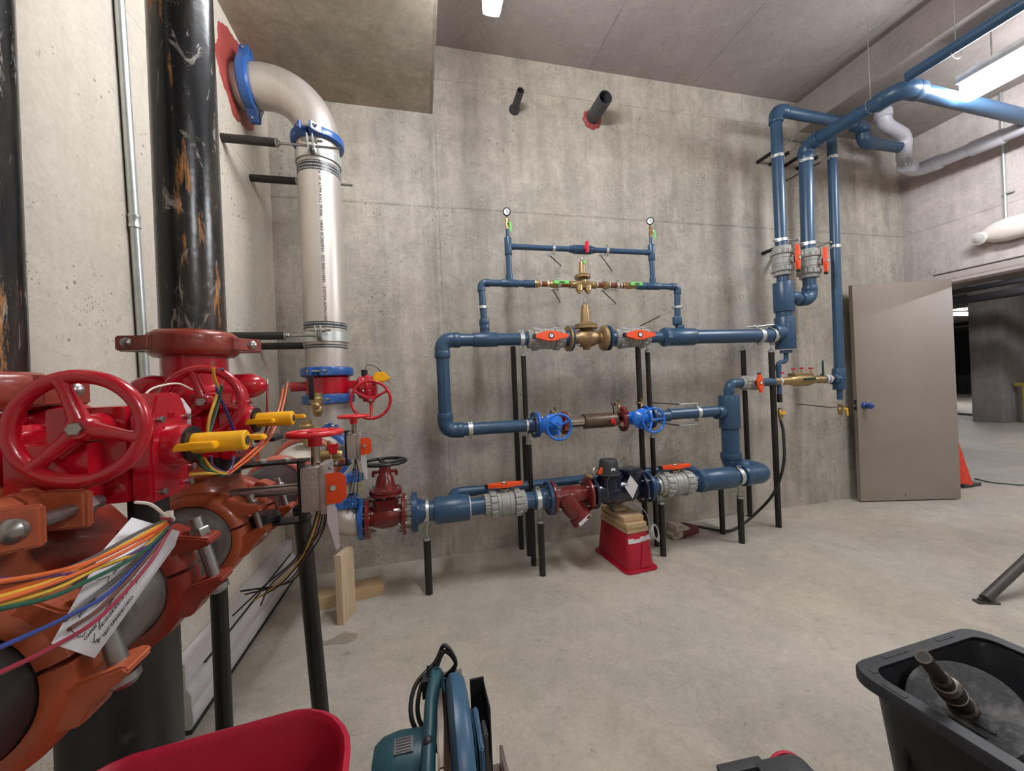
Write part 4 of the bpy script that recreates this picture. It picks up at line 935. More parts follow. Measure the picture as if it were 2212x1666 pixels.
# meter
t = thing('water_meter', 'navy blue water meter with dark register, standing over the wooden blocks', 'meter', loc=L(1.34))
b = MB(); b.lathe((-.2, 0, 0), X_, [(0, .055), (.05, .06), (.08, .085), (.16, .098), (.2, .098), (.24, .085), (.3, .085), (.36, .06), (.41, .055)], 36)
b.lathe((-.06, 0, .03), Z_, [(0, .095), (.07, .09), (.075, .1), (.085, .1), (.09, .085)], 32); b.lathe((.11, 0, .03), Z_, [(0, .08), (.085, .075), (.09, .088), (.115, .088), (.12, .07)], 8)
b.build('meter_body', 'navy', t)
for s, x in ((-1, -.198), (1, .2)): MB().lathe((x, 0, 0), -X_*s, [(0, .106), (.004, .11), (.02, .11), (.024, .1), (.026, .058)], 44).build('end_flange', 'navy', t)
bolt_ring(t, (.19, 0, 0), X_, .09, 4, .009, .05, .8)
for k in range(6):
    a = k*PI/3; bolt_on(t, (.11+.066*math.cos(a), .066*math.sin(a), .15), Z_, .007, .006)
MB().lathe((-.07, -.02, .12), Z_, [(0, .08), (.006, .086), (.016, .086), (.02, .074), (.07, .067), (.10, .064), (.112, .056), (.114, .03)], 36).build('register', 'register', t)
MB().box((-.07, -.088, .17), (.03, .004, .02), bev=.001).build('register_label', 'gauge_white', t)
MB().torus((-.165, -.02, .15), V((.3, -1, .1)), .03, .005, 28, 8).build('seal_ring', 'strap', t)
MB().box((-.145, -.05, .16), (.028, .008, .05), rot=Matrix.Rotation(.5, 3, 'Y'), bev=.002).build('seal_tag', 'orange_plastic', t)
MB().lathe((-.205, -.03, .118), V((-.4, 0, .2)), [(0, .016), (.03, .016), (.034, .01), (.05, .009)], 8).build('test_plug', 'brass', t)
tg = MB(); tg.prism([(-.005, .075), (.05, .0), (.0, -.085), (-.052, -.004)], (.045, -.125, .055), X_, V((0, .05, 1)), .001); tgo = tg.build('paper_tag', 'white_tag', t)
MB().tube(spline([V((.03, -.08, .18)), V((.05, -.11, .16)), V((.04, -.125, .12))]), .0012, 6).build('tag_string', 'ink', tgo)
for k, zz in enumerate((.035, .02, .005)): MB().box((.0+.004*k, -.127, .08+zz-.02), (.03, .0006, .002), rot=Matrix.Rotation(.8, 3, 'Y')).build('printed_line', 'w_grey', tgo)
MB().tube(spline([V((.0, -.05, .2)), V((.03, -.06, .245)), V((.05, -.03, .22)), V((.1, -.02, .26)), V((.11, -.02, .32))]), .002, 6).build('wire', 'w_grey', t)
MB().tube(spline([V((-.07, -.085, .15)), V((-.13, -.11, .1)), V((-.13, -.125, .0)), V((-.115, -.12, -.06))]), .0022, 6).build('wire', 'w_grey', t)
MB().cyl((-.115, -.12, -.05), (-.10, -.125, -.1), .012, n=12).build('plug', 'black_plastic', t)
flange('pipe_flange', 'blue flange right of the water meter', L(1.54+.03), X_, .109, .024, .045, 'pvc_dark', 4, ph=.8, hubr=.07)
t = thing('blue_pipe_run', 'blue lower run right of the meter with octagonal bushing and long socket', 'pipe')
MB().cyl(L(1.6), L(1.72), r4).cyl(L(1.93), L(2.02), r4*.93).cyl(L(2.3), L(2.46), r4*1.02).build('pipe', 'pvc', t)
mb = MB(); rimmed(mb, L(2.05), L(2.32), .082); mb.build('socket', 'pvc', t)
MB().lathe(L(1.995), X_, [(0, .068), (.012, .09), (.05, .09), (.056, .08)], 8, ph=.2).build('reducer_bushing', 'pvc', t)
ball_valve('grey union valve with orange handle on top, right of the water meter', frame(L(1.815), X_, V((0, -.05, 1))), 1.0, .056, .14)
clamp('pipe_clamp', 'clamp between meter flange and right grey valve', L(1.672), X_, V((0, -.15, 1)), r4, w_=.03)
clamp('pipe_clamp', 'clamp at the right end of the lower run', L(2.375), X_, V((0, -.15, 1)), .062, w_=.034)

# red crate with lumber under the meter
t = thing('red_crate', 'red plastic crate turned upside down under the water meter', 'crate', loc=(1.375, 2.50, 0))
rz = Matrix.Rotation(math.radians(4), 4, 'Z'); t.matrix_world = Matrix.Translation((1.40, 2.565, 0)) @ rz
def tub(sx, sy, tx, ty, h, z0, rad, flare=None, n=6):
    """rounded rectangular tapering wall rings: bottom half sizes sx,sy; top tx,ty"""
    def rr(ax_, ay_, z, r):
        out = []
        for q, (cx, cy) in enumerate(((1, 1), (-1, 1), (-1, -1), (1, -1))):
            for i in range(n+1):
                a = q*PI/2 + i/n*PI/2
                out.append(V((cx*(ax_-r)+math.cos(a)*r, cy*(ay_-r)+math.sin(a)*r, z)))
        return out
    return rr
rr = tub(0, 0, 0, 0, 0, 0, 0)
def ringsmesh(name, m, parent, spec, cap=True, closed=False, fn=None):
    mb = MB(); R_ = []
    for ax_, ay_, z, r in spec: R_.append([mb.bm.verts.new(fn(p) if fn else p) for p in rr(ax_, ay_, z, r)])
    mb.skin(R_, cap, closed); return mb.build(name, m, parent, ang=50)
ringsmesh('crate_shell', 'red_tote', t, [(.108, .205, .012, .03), (.088, .18, .245, .025), (.082, .175, .252, .022)])
ringsmesh('crate_rim', 'red_tote', t, [(.10, .198, .002, .03), (.13, .228, .002, .045), (.13, .228, .012, .045), (.108, .206, .015, .03)], closed=True)
MB().prism([(-.012, 0), (.07, 0), (.02, .17)], (0, -.202, .02), X_, V((0, .11, 1)), .02, bev=.004).build('handle_rib', 'red_tote', t)
lbm = MB()
for k, (a, b_, w2, h2) in enumerate(((-.075, .205, .05, .03), (-.02, .2, .06, .025), (.04, .208, .055, .032), (.085, .214, .03, .03))):
    lbm.box((a*.85, -.1855, b_), (w2*.85, .004, h2), rot=Matrix.Rotation(-.1, 3, 'X'))
lbm.build('torn_sticker', 'white_tag', t)
zz = .253
for k, (sx, sy, hh, ox, oy, lb) in enumerate(((.168, .35, .032, .0, .0, 'bottom plank on the red crate, with stamped side'), (.16, .34, .032, -.004, -.01, 'second plank from the bottom on the red crate'), (.155, .33, .036, -.002, .015, 'third plank on the red crate, knots on top'), (.09, .13, .02, -.02, .05, 'small top block directly under the meter'))):
    tag(MB().box((1.395+ox, 2.56+oy, zz+hh/2+.0015), (sx, sy, hh), rot=Matrix.Rotation(.09-.03*k, 3, 'Z'), bev=.002).build('wooden_plank', 'wood_h'), lb, 'plank'); zz += hh+.0015
t = thing('sensor_cable', 'coil of pale sensor cable hanging at the right side of the planks', 'cable', loc=(1.50, 2.38, .25))
for k in range(5): MB().torus((.03+.006*k, -.01+.004*k, .0-.004*k), V((.6+.1*k, -1, .4)), .045+.003*k, .0028, 26, 6).build('coil_turn', 'cable_grey', t)
MB().tube(spline([V((.0, 0, .05)), V((-.03, -.02, .13)), V((-.08, -.03, .19)), V((-.12, -.02, .22))]), .003, 6).build('lead', 'cable_grey', t)
t = thing('dirty_block', 'broken dusty block wrapped in tape on the floor by the wall', 'debris', loc=(2.02, 2.80, 0))
bb = MB(); bb.box((0, 0, .052), (.13, .14, .09), rot=Matrix.Rotation(.2, 3, 'Y'), bev=.02).box((-.05, -.03, .03), (.1, .1, .05), rot=Matrix.Rotation(-.3, 3, 'Y'), bev=.015); bb.build('block', 'reddirt', t)
MB().box((.07, -.03, .045), (.15, .1, .05), rot=Matrix.Rotation(-.15, 3, 'Y'), bev=.006).build('brick', 'dkred', t)

for k, (px, py) in enumerate(((1237, 886), (1602, 642), (866, 300), (1037, 440), (1352, 470))):
    q = at(px, py, y=YB)
    struct(MB().torus((q.x, YB-.0005, q.z), Y_, .022, .0028, 32, 6).build('trim_%d' % (k+3), 'soffit'))
q = at(2014, 586, x=XR); struct(MB().torus((XR-.0005, q.y, q.z), X_, .026, .003, 32, 6).build('trim_8', 'soffit'))
# pipe stubs high on the back wall
c1_, c2_ = P(.84, 3.555, YB), P(1.525, 3.56, YB)
tag(MB().hollow((.84, YB+.02, 3.555), (.84, YB-.21, 3.555), .029, .023, 32).lathe((.84, YB-.001, 3.555), -Y_, [(0, .045), (.012, .044), (.03, .038), (.04, .03)], 28).build('pipe_stub', 'dkpipe'), 'small dark grey pipe stub high on the back wall, left one', 'pipe stub')
t = thing('pipe_stub', 'larger dark pipe stub with red caulk ring high on the back wall', 'pipe stub', loc=(1.53, YB, 3.565))
MB().hollow((0, .02, 0), (0, -.25, 0), .058, .051, 40).build('stub', 'dkpipe', t)
MB().lathe((0, -.001, -.008), -Y_, [(0, .085), (.006, .08), (.016, .068), (.018, .058)], 40, rf=lambda i: 1+.06*math.sin(i*1.3)+.04*math.sin(i*2.9)).build('caulk_ring', 'caulk', t)

# pale grey drain pipes at the right wall
t = thing('drain_pipe', 'pale grey drain pipe with trap bends sloping along the right wall', 'pipe')
MB().cyl((4.86, 2.55, 3.24), (4.92, .4, 3.19), .052).build('pipe', 'dwv', t)
for a, b_, r_ in (((4.855, 2.72, 3.25), (4.857, 2.60, 3.245), .063), ((4.872, 2.38, 3.237), (4.878, 2.18, 3.232), .063), ((4.86, 2.63, 3.245), (4.858, 2.58, 3.245), .067)):
    mb = MB(); rimmed(mb, a, b_, r_); mb.build('socket', 'dwv', t)
MB().tube(fillet([V((4.22, 2.62, 3.72)), V((4.22, 2.62, 3.55)), V((4.62, 2.70, 3.53)), V((4.62, 2.72, 3.33)), V((4.85, 2.80, 3.24)), V((4.858, 2.55, 3.245))], .09, 10), .056, 28).build('trap_bend', 'dwv', t)
mb = MB(); rimmed(mb, (4.22, 2.62, 3.66), (4.22, 2.62, 3.60), .066); rimmed(mb, (4.62, 2.72, 3.50), (4.62, 2.72, 3.44), .068); mb.build('socket', 'dwv', t)
MB().cyl((4.72, 2.73, 3.25), (4.60, 2.70, 3.255), .062).box((4.59, 2.70, 3.255), (.02, .03, .03), bev=.003).build('cleanout_plug', 'dwv', t)
t = thing('emergency_light', 'white two headed emergency light on the right wall above the door', 'light fixture', loc=(5.04, 2.20, 2.48))
bo = MB(); bo.lathe((0, .23, 0), -Y_, [(0, .02), (.03, .055), (.09, .085), (.17, .10), (.27, .095), (.36, .065), (.42, .03)], 28); bo.build('housing', 'white_plastic', t); t.children[0].scale = (.75, 1, 1)
for y, lb in ((.2, 0), (-.16, 0)):
    MB().lathe((-.005, y, -.01), V((-.75, .15 if y > 0 else -.2, -.25)), [(0, .04), (.02, .052), (.06, .056), (.066, .05), (.0665, .03)], 28).build('lamp_head', 'white_plastic', t)
    d_ = V((-.75, .15 if y > 0 else -.2, -.25)).normalized(); MB().lathe(V((-.005, y, -.01))+d_*.0665, d_, [(0, .04), (.003, .036)], 24).build('lens', 'lens', t)
MB().cyl((-.055, .03, -.02), (-.062, .03, -.02), .006, n=10).build('test_button', 'brass', t)
t = thing('conduit', 'thin galvanised conduit dropping to the emergency light', 'conduit', loc=(5.085, 2.285, 2.53))
MB().cyl((0, 0, 0), (0, 0, 1.17), .011, n=16).build('tube', 'galv', t); MB().box((0, -.02, .28), (.02, .07, .018), bev=.003).build('strap', 'strap', t)

# ================================================================== LEFT WALL: STEEL RISER
XS, YS, RS = -.537, 2.5, .117
HX, HZ, HR = -.535, .965, .084
t = thing('steel_riser', 'wide stainless riser pipe with long bend into the left wall', 'pipe')
ZE = 3.12
MB().tube([V((XS, YS, 1.45)), V((XS, YS, 2.0)), V((XS, YS, 2.78))], RS, 56).build('pipe', 'steel', t)
MB().tube(fillet([V((XS, YS, 2.80)), V((XS, YS, ZE)), V((-.86, YS+.03, ZE))], .30, 20), RS, 56).build('elbow', 'steel', t)
MB().cyl((-.84, YS+.03, ZE), (-.974, YS+.045, ZE), RS-.003, n=48).build('pipe', 'steel', t)
for k, zz in enumerate((2.40,)):
    text('8" SCH 10S ASTM A312 TP304L   HEAT 0C2060914   ISO 9001/14001   SYSTEM APPROVED', .024, Matrix(((0, -.0, 0, XS+.03), (0, 0, -1, YS-RS+.003), (-1, 0, 0, 2.15), (0, 0, 0, 1))) @ Matrix.Rotation(0, 4, 'Z') if False else Matrix(((0, 1, 0, XS+.025), (0, 0, -1, YS-RS+.0015), (-1, 0, 0, 2.17), (0, 0, 0, 1))), 'w_grey', t, 'printed_lettering')
mb = MB(); n_ = 40
mb.lathe((XL-.001, 2.57, ZE+.05), X_, [(0, .25), (.006, .235), (.012, .18), (.014, .1)], 72, rf=lambda i: 1+.05*math.sin(i*.52)+.03*math.sin(i*.87+1)+.02*math.sin(i*2.27))
tag(mb.build('firestop_patch', 'caulk'), 'ragged red firestop patch on the left wall around the steel bend', 'firestop')
coupling('grooved_coupling', 'blue coupling where the steel bend meets the left wall', (-.895, YS+.03, ZE), X_, V((0, -.30, 1)), RS, 'blue_cpl', .06, .030, gap=.012)
coupling('grooved_coupling', 'blue coupling at the foot of the steel bend', (XS, YS, 2.80), Z_, V((-.15, -1, 0)), RS, 'blue_cpl', .055, .028, ew=.036, gap=.022, br=.0105)
def wrap(z, h, lb, rows):
    t = thing('printed_wrap', lb, 'pipe wrap', loc=(XS, YS, z))
    MB().cyl((0, 0, 0), (0, 0, h), RS+.0012, n=56).build('wrap_band', 'w_black', t)
    for k in range(rows):       # rows of tiny white print running round the pipe
        mb = MB(); random.seed(int(z*1000)+k); a = -PI*.98; zz = h*(k+.5)/rows
        while a < .05:
            w_ = random.choice((.02, .03, .012, .04, .025))
            n_ = max(1, int(w_/.011))
            for q in range(n_):
                a0 = a+q*w_/n_; 
                vs = [mb.bm.verts.new(((RS+.0017)*math.cos(b), (RS+.0017)*math.sin(b), zz+c)) for b, c in ((a0, -h*.22/rows), (a0+w_/n_*.72, -h*.22/rows), (a0+w_/n_*.72, h*.22/rows), (a0, h*.22/rows))]
                mb.bm.faces.new(vs)
            a += w_+.02
        o = mb.build('printed_lettering', 'white_ink', t); o['kind'] = 'stuff'
    return t
wrap(2.585, .055, 'black and white printed wrap below the upper riser clamp', 3)
wrap(1.68, .035, 'black and white printed wrap above the lower riser clamp', 2)
wrap(1.565, .02, 'black and white printed wrap below the lower riser clamp', 1)
def riser_clamp(z, lb, py):
    t = thing('riser_clamp', lb, 'pipe clamp', loc=(XS, YS, z))
    for s in (1, -1):
        a0 = -PI/2+(.12 if s > 0 else -.12); n_ = 26; rings = []; mb = MB()
        for i in range(n_+1):
            a = a0+s*(PI-.2)*i/n_
            rings.append([mb.bm.verts.new(V((math.cos(a)*r_, math.sin(a)*r_, zz))) for r_, zz in ((RS+.003, -.028), (RS+.009, -.028), (RS+.009, .028), (RS+.003, .028))])
        mb.skin(rings); mb.build('band', 'strap', t)
        x0 = s*.014
        MB().prism([(0, -.028), (0, .028), (.03, .028), (.06, .045), (.075, .05), (.075, .02), (.05, -.028)], (x0, -RS-.003, 0), -Y_, Z_, .007, bev=.001).build('ear', 'strap', t)
    MB().cyl((-.05, -RS-.05, .025), (.06, -RS-.05, .025), .007, n=12).hexa((.02, -RS-.05, .025), X_, .014, .012).hexa((-.03, -RS-.05, .025), X_, .012, .01).build('bolt', 'bolt', t)
    for yy in (-RS-.035, .18):
        pass
    return t
riser_clamp(2.69, 'wide galvanised clamp high on the steel riser', 0); riser_clamp(1.63, 'wide galvanised clamp low on the steel riser', 0)
for z, y, xr, lb in ((2.69, 2.345, -.39, 'upper near black wall tube with rod bracing the steel riser'), (2.665, 2.70, -.38, 'upper far black wall tube with rod behind the steel riser'), (1.63, 2.36, -.55, 'lower near black wall tube with rod bracing the steel riser'), (1.615, 2.72, -.60, 'lower far black wall tube behind the steel riser')):
    t = thing('wall_standoff', lb, 'pipe support', loc=(XL, y, z)); q = .26
    MB().cyl((-.004, 0, 0), (q, 0, 0), .022, n=24).build('sleeve_tube', 'black_iron', t)
    MB().hollow((q, 0, 0), (q+.008, 0, 0), .024, .008, 20).hexa((q+.008, 0, 0), X_, .014, .014).cyl((q-.02, 0, 0), (xr-XL, 0, 0), .007, n=12).build('threaded_rod', 'bolt', t)
coupling('grooved_coupling', 'blue coupling above the red butterfly valve body on the steel riser', (XS, YS, 1.428), Z_, V((-.15, -1, 0)), RS, 'blue_cpl', .055, .028, ew=.036, gap=.022, br=.0105)
coupling('grooved_coupling', 'blue coupling directly under the red butterfly valve body', (XS, YS, 1.268), Z_, V((-.1, -1, 0)), RS, 'blue_cpl', .055, .028, ew=.036, gap=.022, br=.0105)
# small butterfly valve with its gear
t = thing('butterfly_valve', 'red butterfly valve on the steel riser with small spoked wheel at right', 'valve', loc=(XS, YS, 1.348))
MB().lathe((0, 0, -.055), Z_, [(0, RS-.004), (.01, RS+.004), (.1, RS+.004), (.11, RS-.004)], 48).cyl((-RS, 0, 0), (-.20, 0, 0), .028, n=24).cyl((RS-.01, 0, 0), (.17, 0, 0), .026, n=24).box((.13, 0, 0), (.05, .05, .05), bev=.008).build('valve_body', 'red_paint', t)
g = (.225, -.02, -.01)
b = MB(); b.lathe((g[0]-.055, -.02, -.02), X_, [(0, .055), (.01, .068), (.04, .07), (.05, .078), (.06, .078), (.07, .07), (.1, .068), (.11, .05)], 36)
b.cyl((g[0]-.01, -.06, -.06), (g[0]+.03, -.11, -.07), .024, n=24).lathe((g[0]+.0, -.02, -.11), V((.2, 0, 1)), [(0, .03), (.05, .05)], 20); b.build('gear_housing', 'red_paint', t)
for k in range(6):
    a = k*PI/3+.3; bolt_on(t, (g[0]+.0, -.02+.07*math.cos(a), -.02+.07*math.sin(a)), X_, .006, .03)
hand_wheel(t, (.255, -.14, -.095), (.1, -1, 0), .108, .0085, 'red_paint', 3, .02, ph=.5, dish=.02)
MB().prism([(-.01, -.025), (.05, -.03), (.09, -.012), (.085, .0), (.055, .035), (0, .03)], (.275, -.09, .035), X_, Z_, .03, bev=.006).build('indicator_flag', 'yellow', t)
MB().cyl((.21, -.02, .05), (.21, -.02, .085), .018, n=20).build('cable_gland', 'black_plastic', t)
for k, mm in enumerate(('w_black', 'primer', 'w_brown')):
    MB().tube(spline([V((.21, -.02, .08)), V((.23, -.03, .115)), V((.28, -.05+.01*k, .10)), V((.33, -.06+.01*k, .05-.01*k)), V((.365, -.06, .02-.012*k))]), .0022, 6).build('wire', mm, t)
# tee body, lower couplings and the outlet bend
t = thing('steel_tee', 'stainless tee body on the riser between the blue couplings', 'pipe fitting')
MB().cyl((XS, YS, 1.31), (XS, YS, .70), RS, n=56).build('pipe', 'steel', t); MB().cyl((XS, YS, .96), (XS, 2.3, .96), RS, n=56).build('branch', 'steel', t)
coupling('grooved_coupling', 'large blue coupling joining header and steel riser, seen on edge', (HX, 2.27, .965), Y_, V((.4, 0, 1)), RS, 'blue_cpl', .06, .032, bl=.14, ew=.035)
coupling('grooved_coupling', 'blue coupling on the riser low behind the orange flags', (XS+.01, YS, .80), Z_, V((1, -.5, 0)), RS, 'blue_cpl', .055, .028)
coupling('grooved_coupling', 'lowest blue coupling on the riser above the steel outlet bend', (XS+.01, YS, .655), Z_, V((1, -.7, 0)), RS-.01, 'blue_cpl', .055, .028)
t = thing('steel_outlet', 'steel outlet bend from riser foot to the dark red gate valve', 'pipe fitting')
MB().tube(fillet([V((XS, YS, .72)), V((XS, YS, .522)), V((-.385, 2.52, .522))], .125, 14), .092, 44).build('elbow', 'steel', t)
flange('pipe_flange', 'bright blue flange left of the dark red gate valve', (-.365, YL, .524), -X_, .124, .03, .0, 'blue_cpl', 8, br=.0085, hubr=.1, ph=.3)
# dark red gate valve
t = thing('gate_valve', 'dark red gate valve with black handwheel at the start of the lower run', 'valve', loc=(-.237, YL, .526))
for s in (-1, 1): MB().lathe((s*.117, 0, 0), -X_*s, [(0, .124), (.003, .127), (.019, .127), (.023, .12), (.025, .07)], 48).build('end_flange', 'maroon', t)
b = MB(); b.lathe((-.10, 0, 0), X_, [(0, .062), (.03, .062), (.07, .075), (.13, .075), (.17, .062), (.2, .062)], 36)
b.prism([(-.055, -.03), (.055, -.03), (.08, .13), (-.08, .13)], (0, 0, 0), X_, Z_, .12, bev=.02)
b.lathe((0, 0, .13), Z_, [(0, .09), (.004, .098), (.018, .098), (.022, .09), (.024, .098), (.038, .098), (.042, .085), (.06, .06), (.11, .05), (.13, .036), (.2, .032)], 36)
b.box((0, 0, .275), (.15, .03, .018), bev=.004)
for s in (-1, 1): b.box((s*.068, 0, .262), (.018, .03, .03), bev=.003).box((s*.035, 0, .2), (.02, .03, .12), rot=Matrix.Rotation(-s*.12, 3, 'Y'), bev=.004)
b.lathe((0, 0, .28), Z_, [(0, .034), (.02, .03), (.024, .02)], 6); b.build('valve_body', 'maroon', t)
MB().cyl((0, 0, .29), (0, 0, .345), .009, n=12).build('stem', 'bolt', t)
hand_wheel(t, (0, 0, .335), Z_, .128, .010, 'black_plastic', 4, .02, ph=.4, dish=.012)
for k in range(6):
    a = k*PI/3+.5; bolt_on(t, (.086*math.cos(a), .086*math.sin(a), .152), Z_, .0085, .04)
for s in (-1, 1): bolt_ring(t, (s*.108, 0, 0), X_, .104, 8, .0095, .055, .3)
# lumber propping the bend
t = thing('lumber_piece', 'upright pale lumber offcut propping the steel bend', 'lumber', frame((-.468, 2.40, 0), V((1, .0, 0)), Z_))
MB().box((0, .0, .195), (.038, .14, .39), rot=Matrix.Rotation(-.33, 3, 'Z'), bev=.001).build('board', 'wood', t)
t = thing('lumber_piece', 'pale lumber offcut lying on the floor behind the upright one', 'lumber', frame((-.50, 2.62, 0), V((1, .22, 0)), Z_))
MB().box((0, 0, .035), (.42, .12, .07), bev=.001).build('board', 'wood_h', t)

# ================================================================== LEFT WALL: BLACK RISERS AND HEADER
R1, R2 = V((-.70, .79, 0)), V((-.552, 1.135, 0)); RB = .0675
def black_riser(c, z0, z1, lb, rust=True):
    t = thing('black_riser', lb, 'pipe', loc=(c.x, c.y, z0))
    MB().cyl((0, 0, 0), (0, 0, z1-z0), RB, n=64).build('pipe', 'black_riser', t)
    return t
black_riser(R2, 1.455, ZS, 'thick black riser pipe with rust streaks, beside the conduit')
black_riser(R1, 1.325, ZS, 'thick black riser pipe cut by the left edge of the photo', rust=False)
t = thing('conduit', 'long galvanised conduit on the left wall between the black risers', 'conduit', loc=(XL+.016, 1.65, 0))
a0, a1 = at(258, 0, x=XL+.016), at(312, 800, x=XL+.016); sl = (a1.y-a0.y)/(a1.z-a0.z)
MB().tube([V((0, a0.y-1.65+sl*(z-a0.z), z)) for z in (.4, 1.2, 2.0, 2.8, ZS)], .0145, 20).build('tube', 'galv', t)
zc = at(292, 480, x=XL+.016).z; yc = a0.y-1.65+sl*(zc-a0.z)
MB().lathe((0, yc, zc-.024), Z_, [(0, .0155), (.002, .018), (.010, .018), (.013, .0165), (.035, .0165), (.038, .018), (.046, .018), (.048, .0155)], 24).build('coupling', 'galv', t)

# header
t = thing('header_pipe', 'heavy grey and black header pipe running back below the red valves', 'pipe')
MB().cyl((HX, .12, HZ), (HX, .60, HZ), HR, n=64).build('pipe', 'hdr_black', t)
MB().cyl((HX, .60, HZ), (HX, .83, HZ), HR, n=64).build('pipe', 'hdr_grey', t)
MB().cyl((HX, .83, HZ), (HX, 1.07, HZ), HR, n=64).build('pipe', 'hdr_grey', t)
MB().cyl((HX, 1.07, HZ), (HX, 1.70, HZ), HR, n=64).build('pipe', 'hdr_black', t)
t = thing('reducer_fitting', 'pale primed reducer widening the header toward the blue coupling', 'pipe fitting')
MB().lathe((HX, 1.66, HZ), Y_, [(0, HR+.002), (.10, HR+.004), (.24, RS-.002), (.62, RS-.002)], 56).build('reducer', 'primer', t)
earv = V((.97, 0, .24))
for y, mm, lb, tk, ew in ((.60, 'orange_cpl', 'nearest orange coupling on the header, cut off at lower left', .03, .05), (.835, 'brown_cpl', 'orange brown coupling with upright bolt right of the white tag', .03, .05),
                  (1.075, 'orange_cpl', 'bright orange coupling on the header below the second red valve', .026, .045), (1.26, 'rusty_cpl', 'dusty orange coupling just behind the bright orange one', .026, .045),
                  (1.62, 'salmon_cpl', 'salmon coupling at the narrow end of the pale reducer', .024, .04), (1.98, 'salmon_cpl', 'farther salmon coupling half hidden behind the small red wheel', .026, .03)):
    coupling('grooved_coupling', lb, (HX, y, HZ), Y_, earv, HR if y < 1.7 else RS, mm, .058, tk, ew=ew, br=.017 if y < 1 else .0125, gap=.03 if y < 1 else .02)
# tee outlets under each valve
for c, y, mm, lb, z1 in ((R1, .665, 'orange_cpl', 'orange tee outlet under the nearest red valve', 1.17), (R2, 1.15, 'orange_cpl', 'orange tee outlet under the second red valve', 1.16)):
    t = thing('tee_outlet', lb, 'pipe fitting', loc=(c.x*.5+HX*.5, y, HZ))
    MB().lathe((0, 0, .02), Z_, [(0, .092), (.06, .09), (.085, .078), (.1, .072), (z1-HZ-.02, .072)], 44).lathe((0, -.085, 0), Y_, [(0, HR+.004), (.01, HR+.012), (.16, HR+.012), (.17, HR+.004)], 48).build('outlet_body', mm, t)
t = [o for o in col.objects if o.name.startswith('tee_outlet') and o.parent is None][0]
MB().tube([V((-.05, .03, .10)), V((-.01, .10, .11)), V((.03, .17, .09)), V((.05, .22, .04))], .06, 28, rs=[.075, .078, .07, .05]).build('cast_saddle', 'brown_cpl', t)
coupling('grooved_coupling', 'thick orange coupling with huge bolt heads under the nearest red valve', (-.595, .625, 1.155), Z_, V((1, .0, 0)), .072, 'orange_cpl', .062, .026, ew=.045, br=.015, gap=.028)
coupling('grooved_coupling', 'orange coupling hidden under the second red valve', (R2.x, R2.y, 1.135), Z_, V((.9, .3, 0)), .07, 'orange_cpl', .05, .022, ew=.035, br=.009)
cc = coupling('grooved_coupling', 'brown red coupling with two bolt heads under the rusty black riser', (R2.x, R2.y, 1.437), Z_, V((.93, .36, 0)), RB, 'brown_cpl', .062, .024, ew=.05, br=.0125, gap=.004, pw=.55)
text('FireLock EZ', .017, Matrix(((1, 0, 0, 0), (0, 1, 0, 0), (0, 0, 1, 0), (0, 0, 0, 1))), 'brown_cpl', None, 'tmp', .0012)
tm = bpy.data.objects['tmp']; me_ = tm.data
def wrap_text(o, R_, z, c, parent, a0):
    """bend a flat lettering mesh round a vertical cylinder about the parent's axis"""
    for v in o.data.vertices:
        a = a0 + v.co.x/R_; rr_ = R_+v.co.z; v.co = V((c.x+rr_*math.cos(a), c.y+rr_*math.sin(a), z+v.co.y))
    inv = parent.matrix_world.inverted()
    for v in o.data.vertices: v.co = inv @ v.co
    o.parent = parent; o.matrix_local = Matrix.Identity(4); o.name = 'raised_lettering'
wrap_text(tm, RB+.0245, 1.447, R2, cc, -1.16)
text('STYLE 009H', .012, Matrix.Identity(4), 'brown_cpl', None, 'tmp2', .0012); wrap_text(bpy.data.objects['tmp2'], RB+.0245, 1.429, R2, cc, -1.16)
coupling('grooved_coupling', 'brown red coupling under the riser at the left edge of the photo', (R1.x, R1.y, 1.325), Z_, V((.8, .6, 0)), RB, 'brown_cpl', .062, .024, ew=.042, br=.0125, bl=.1)

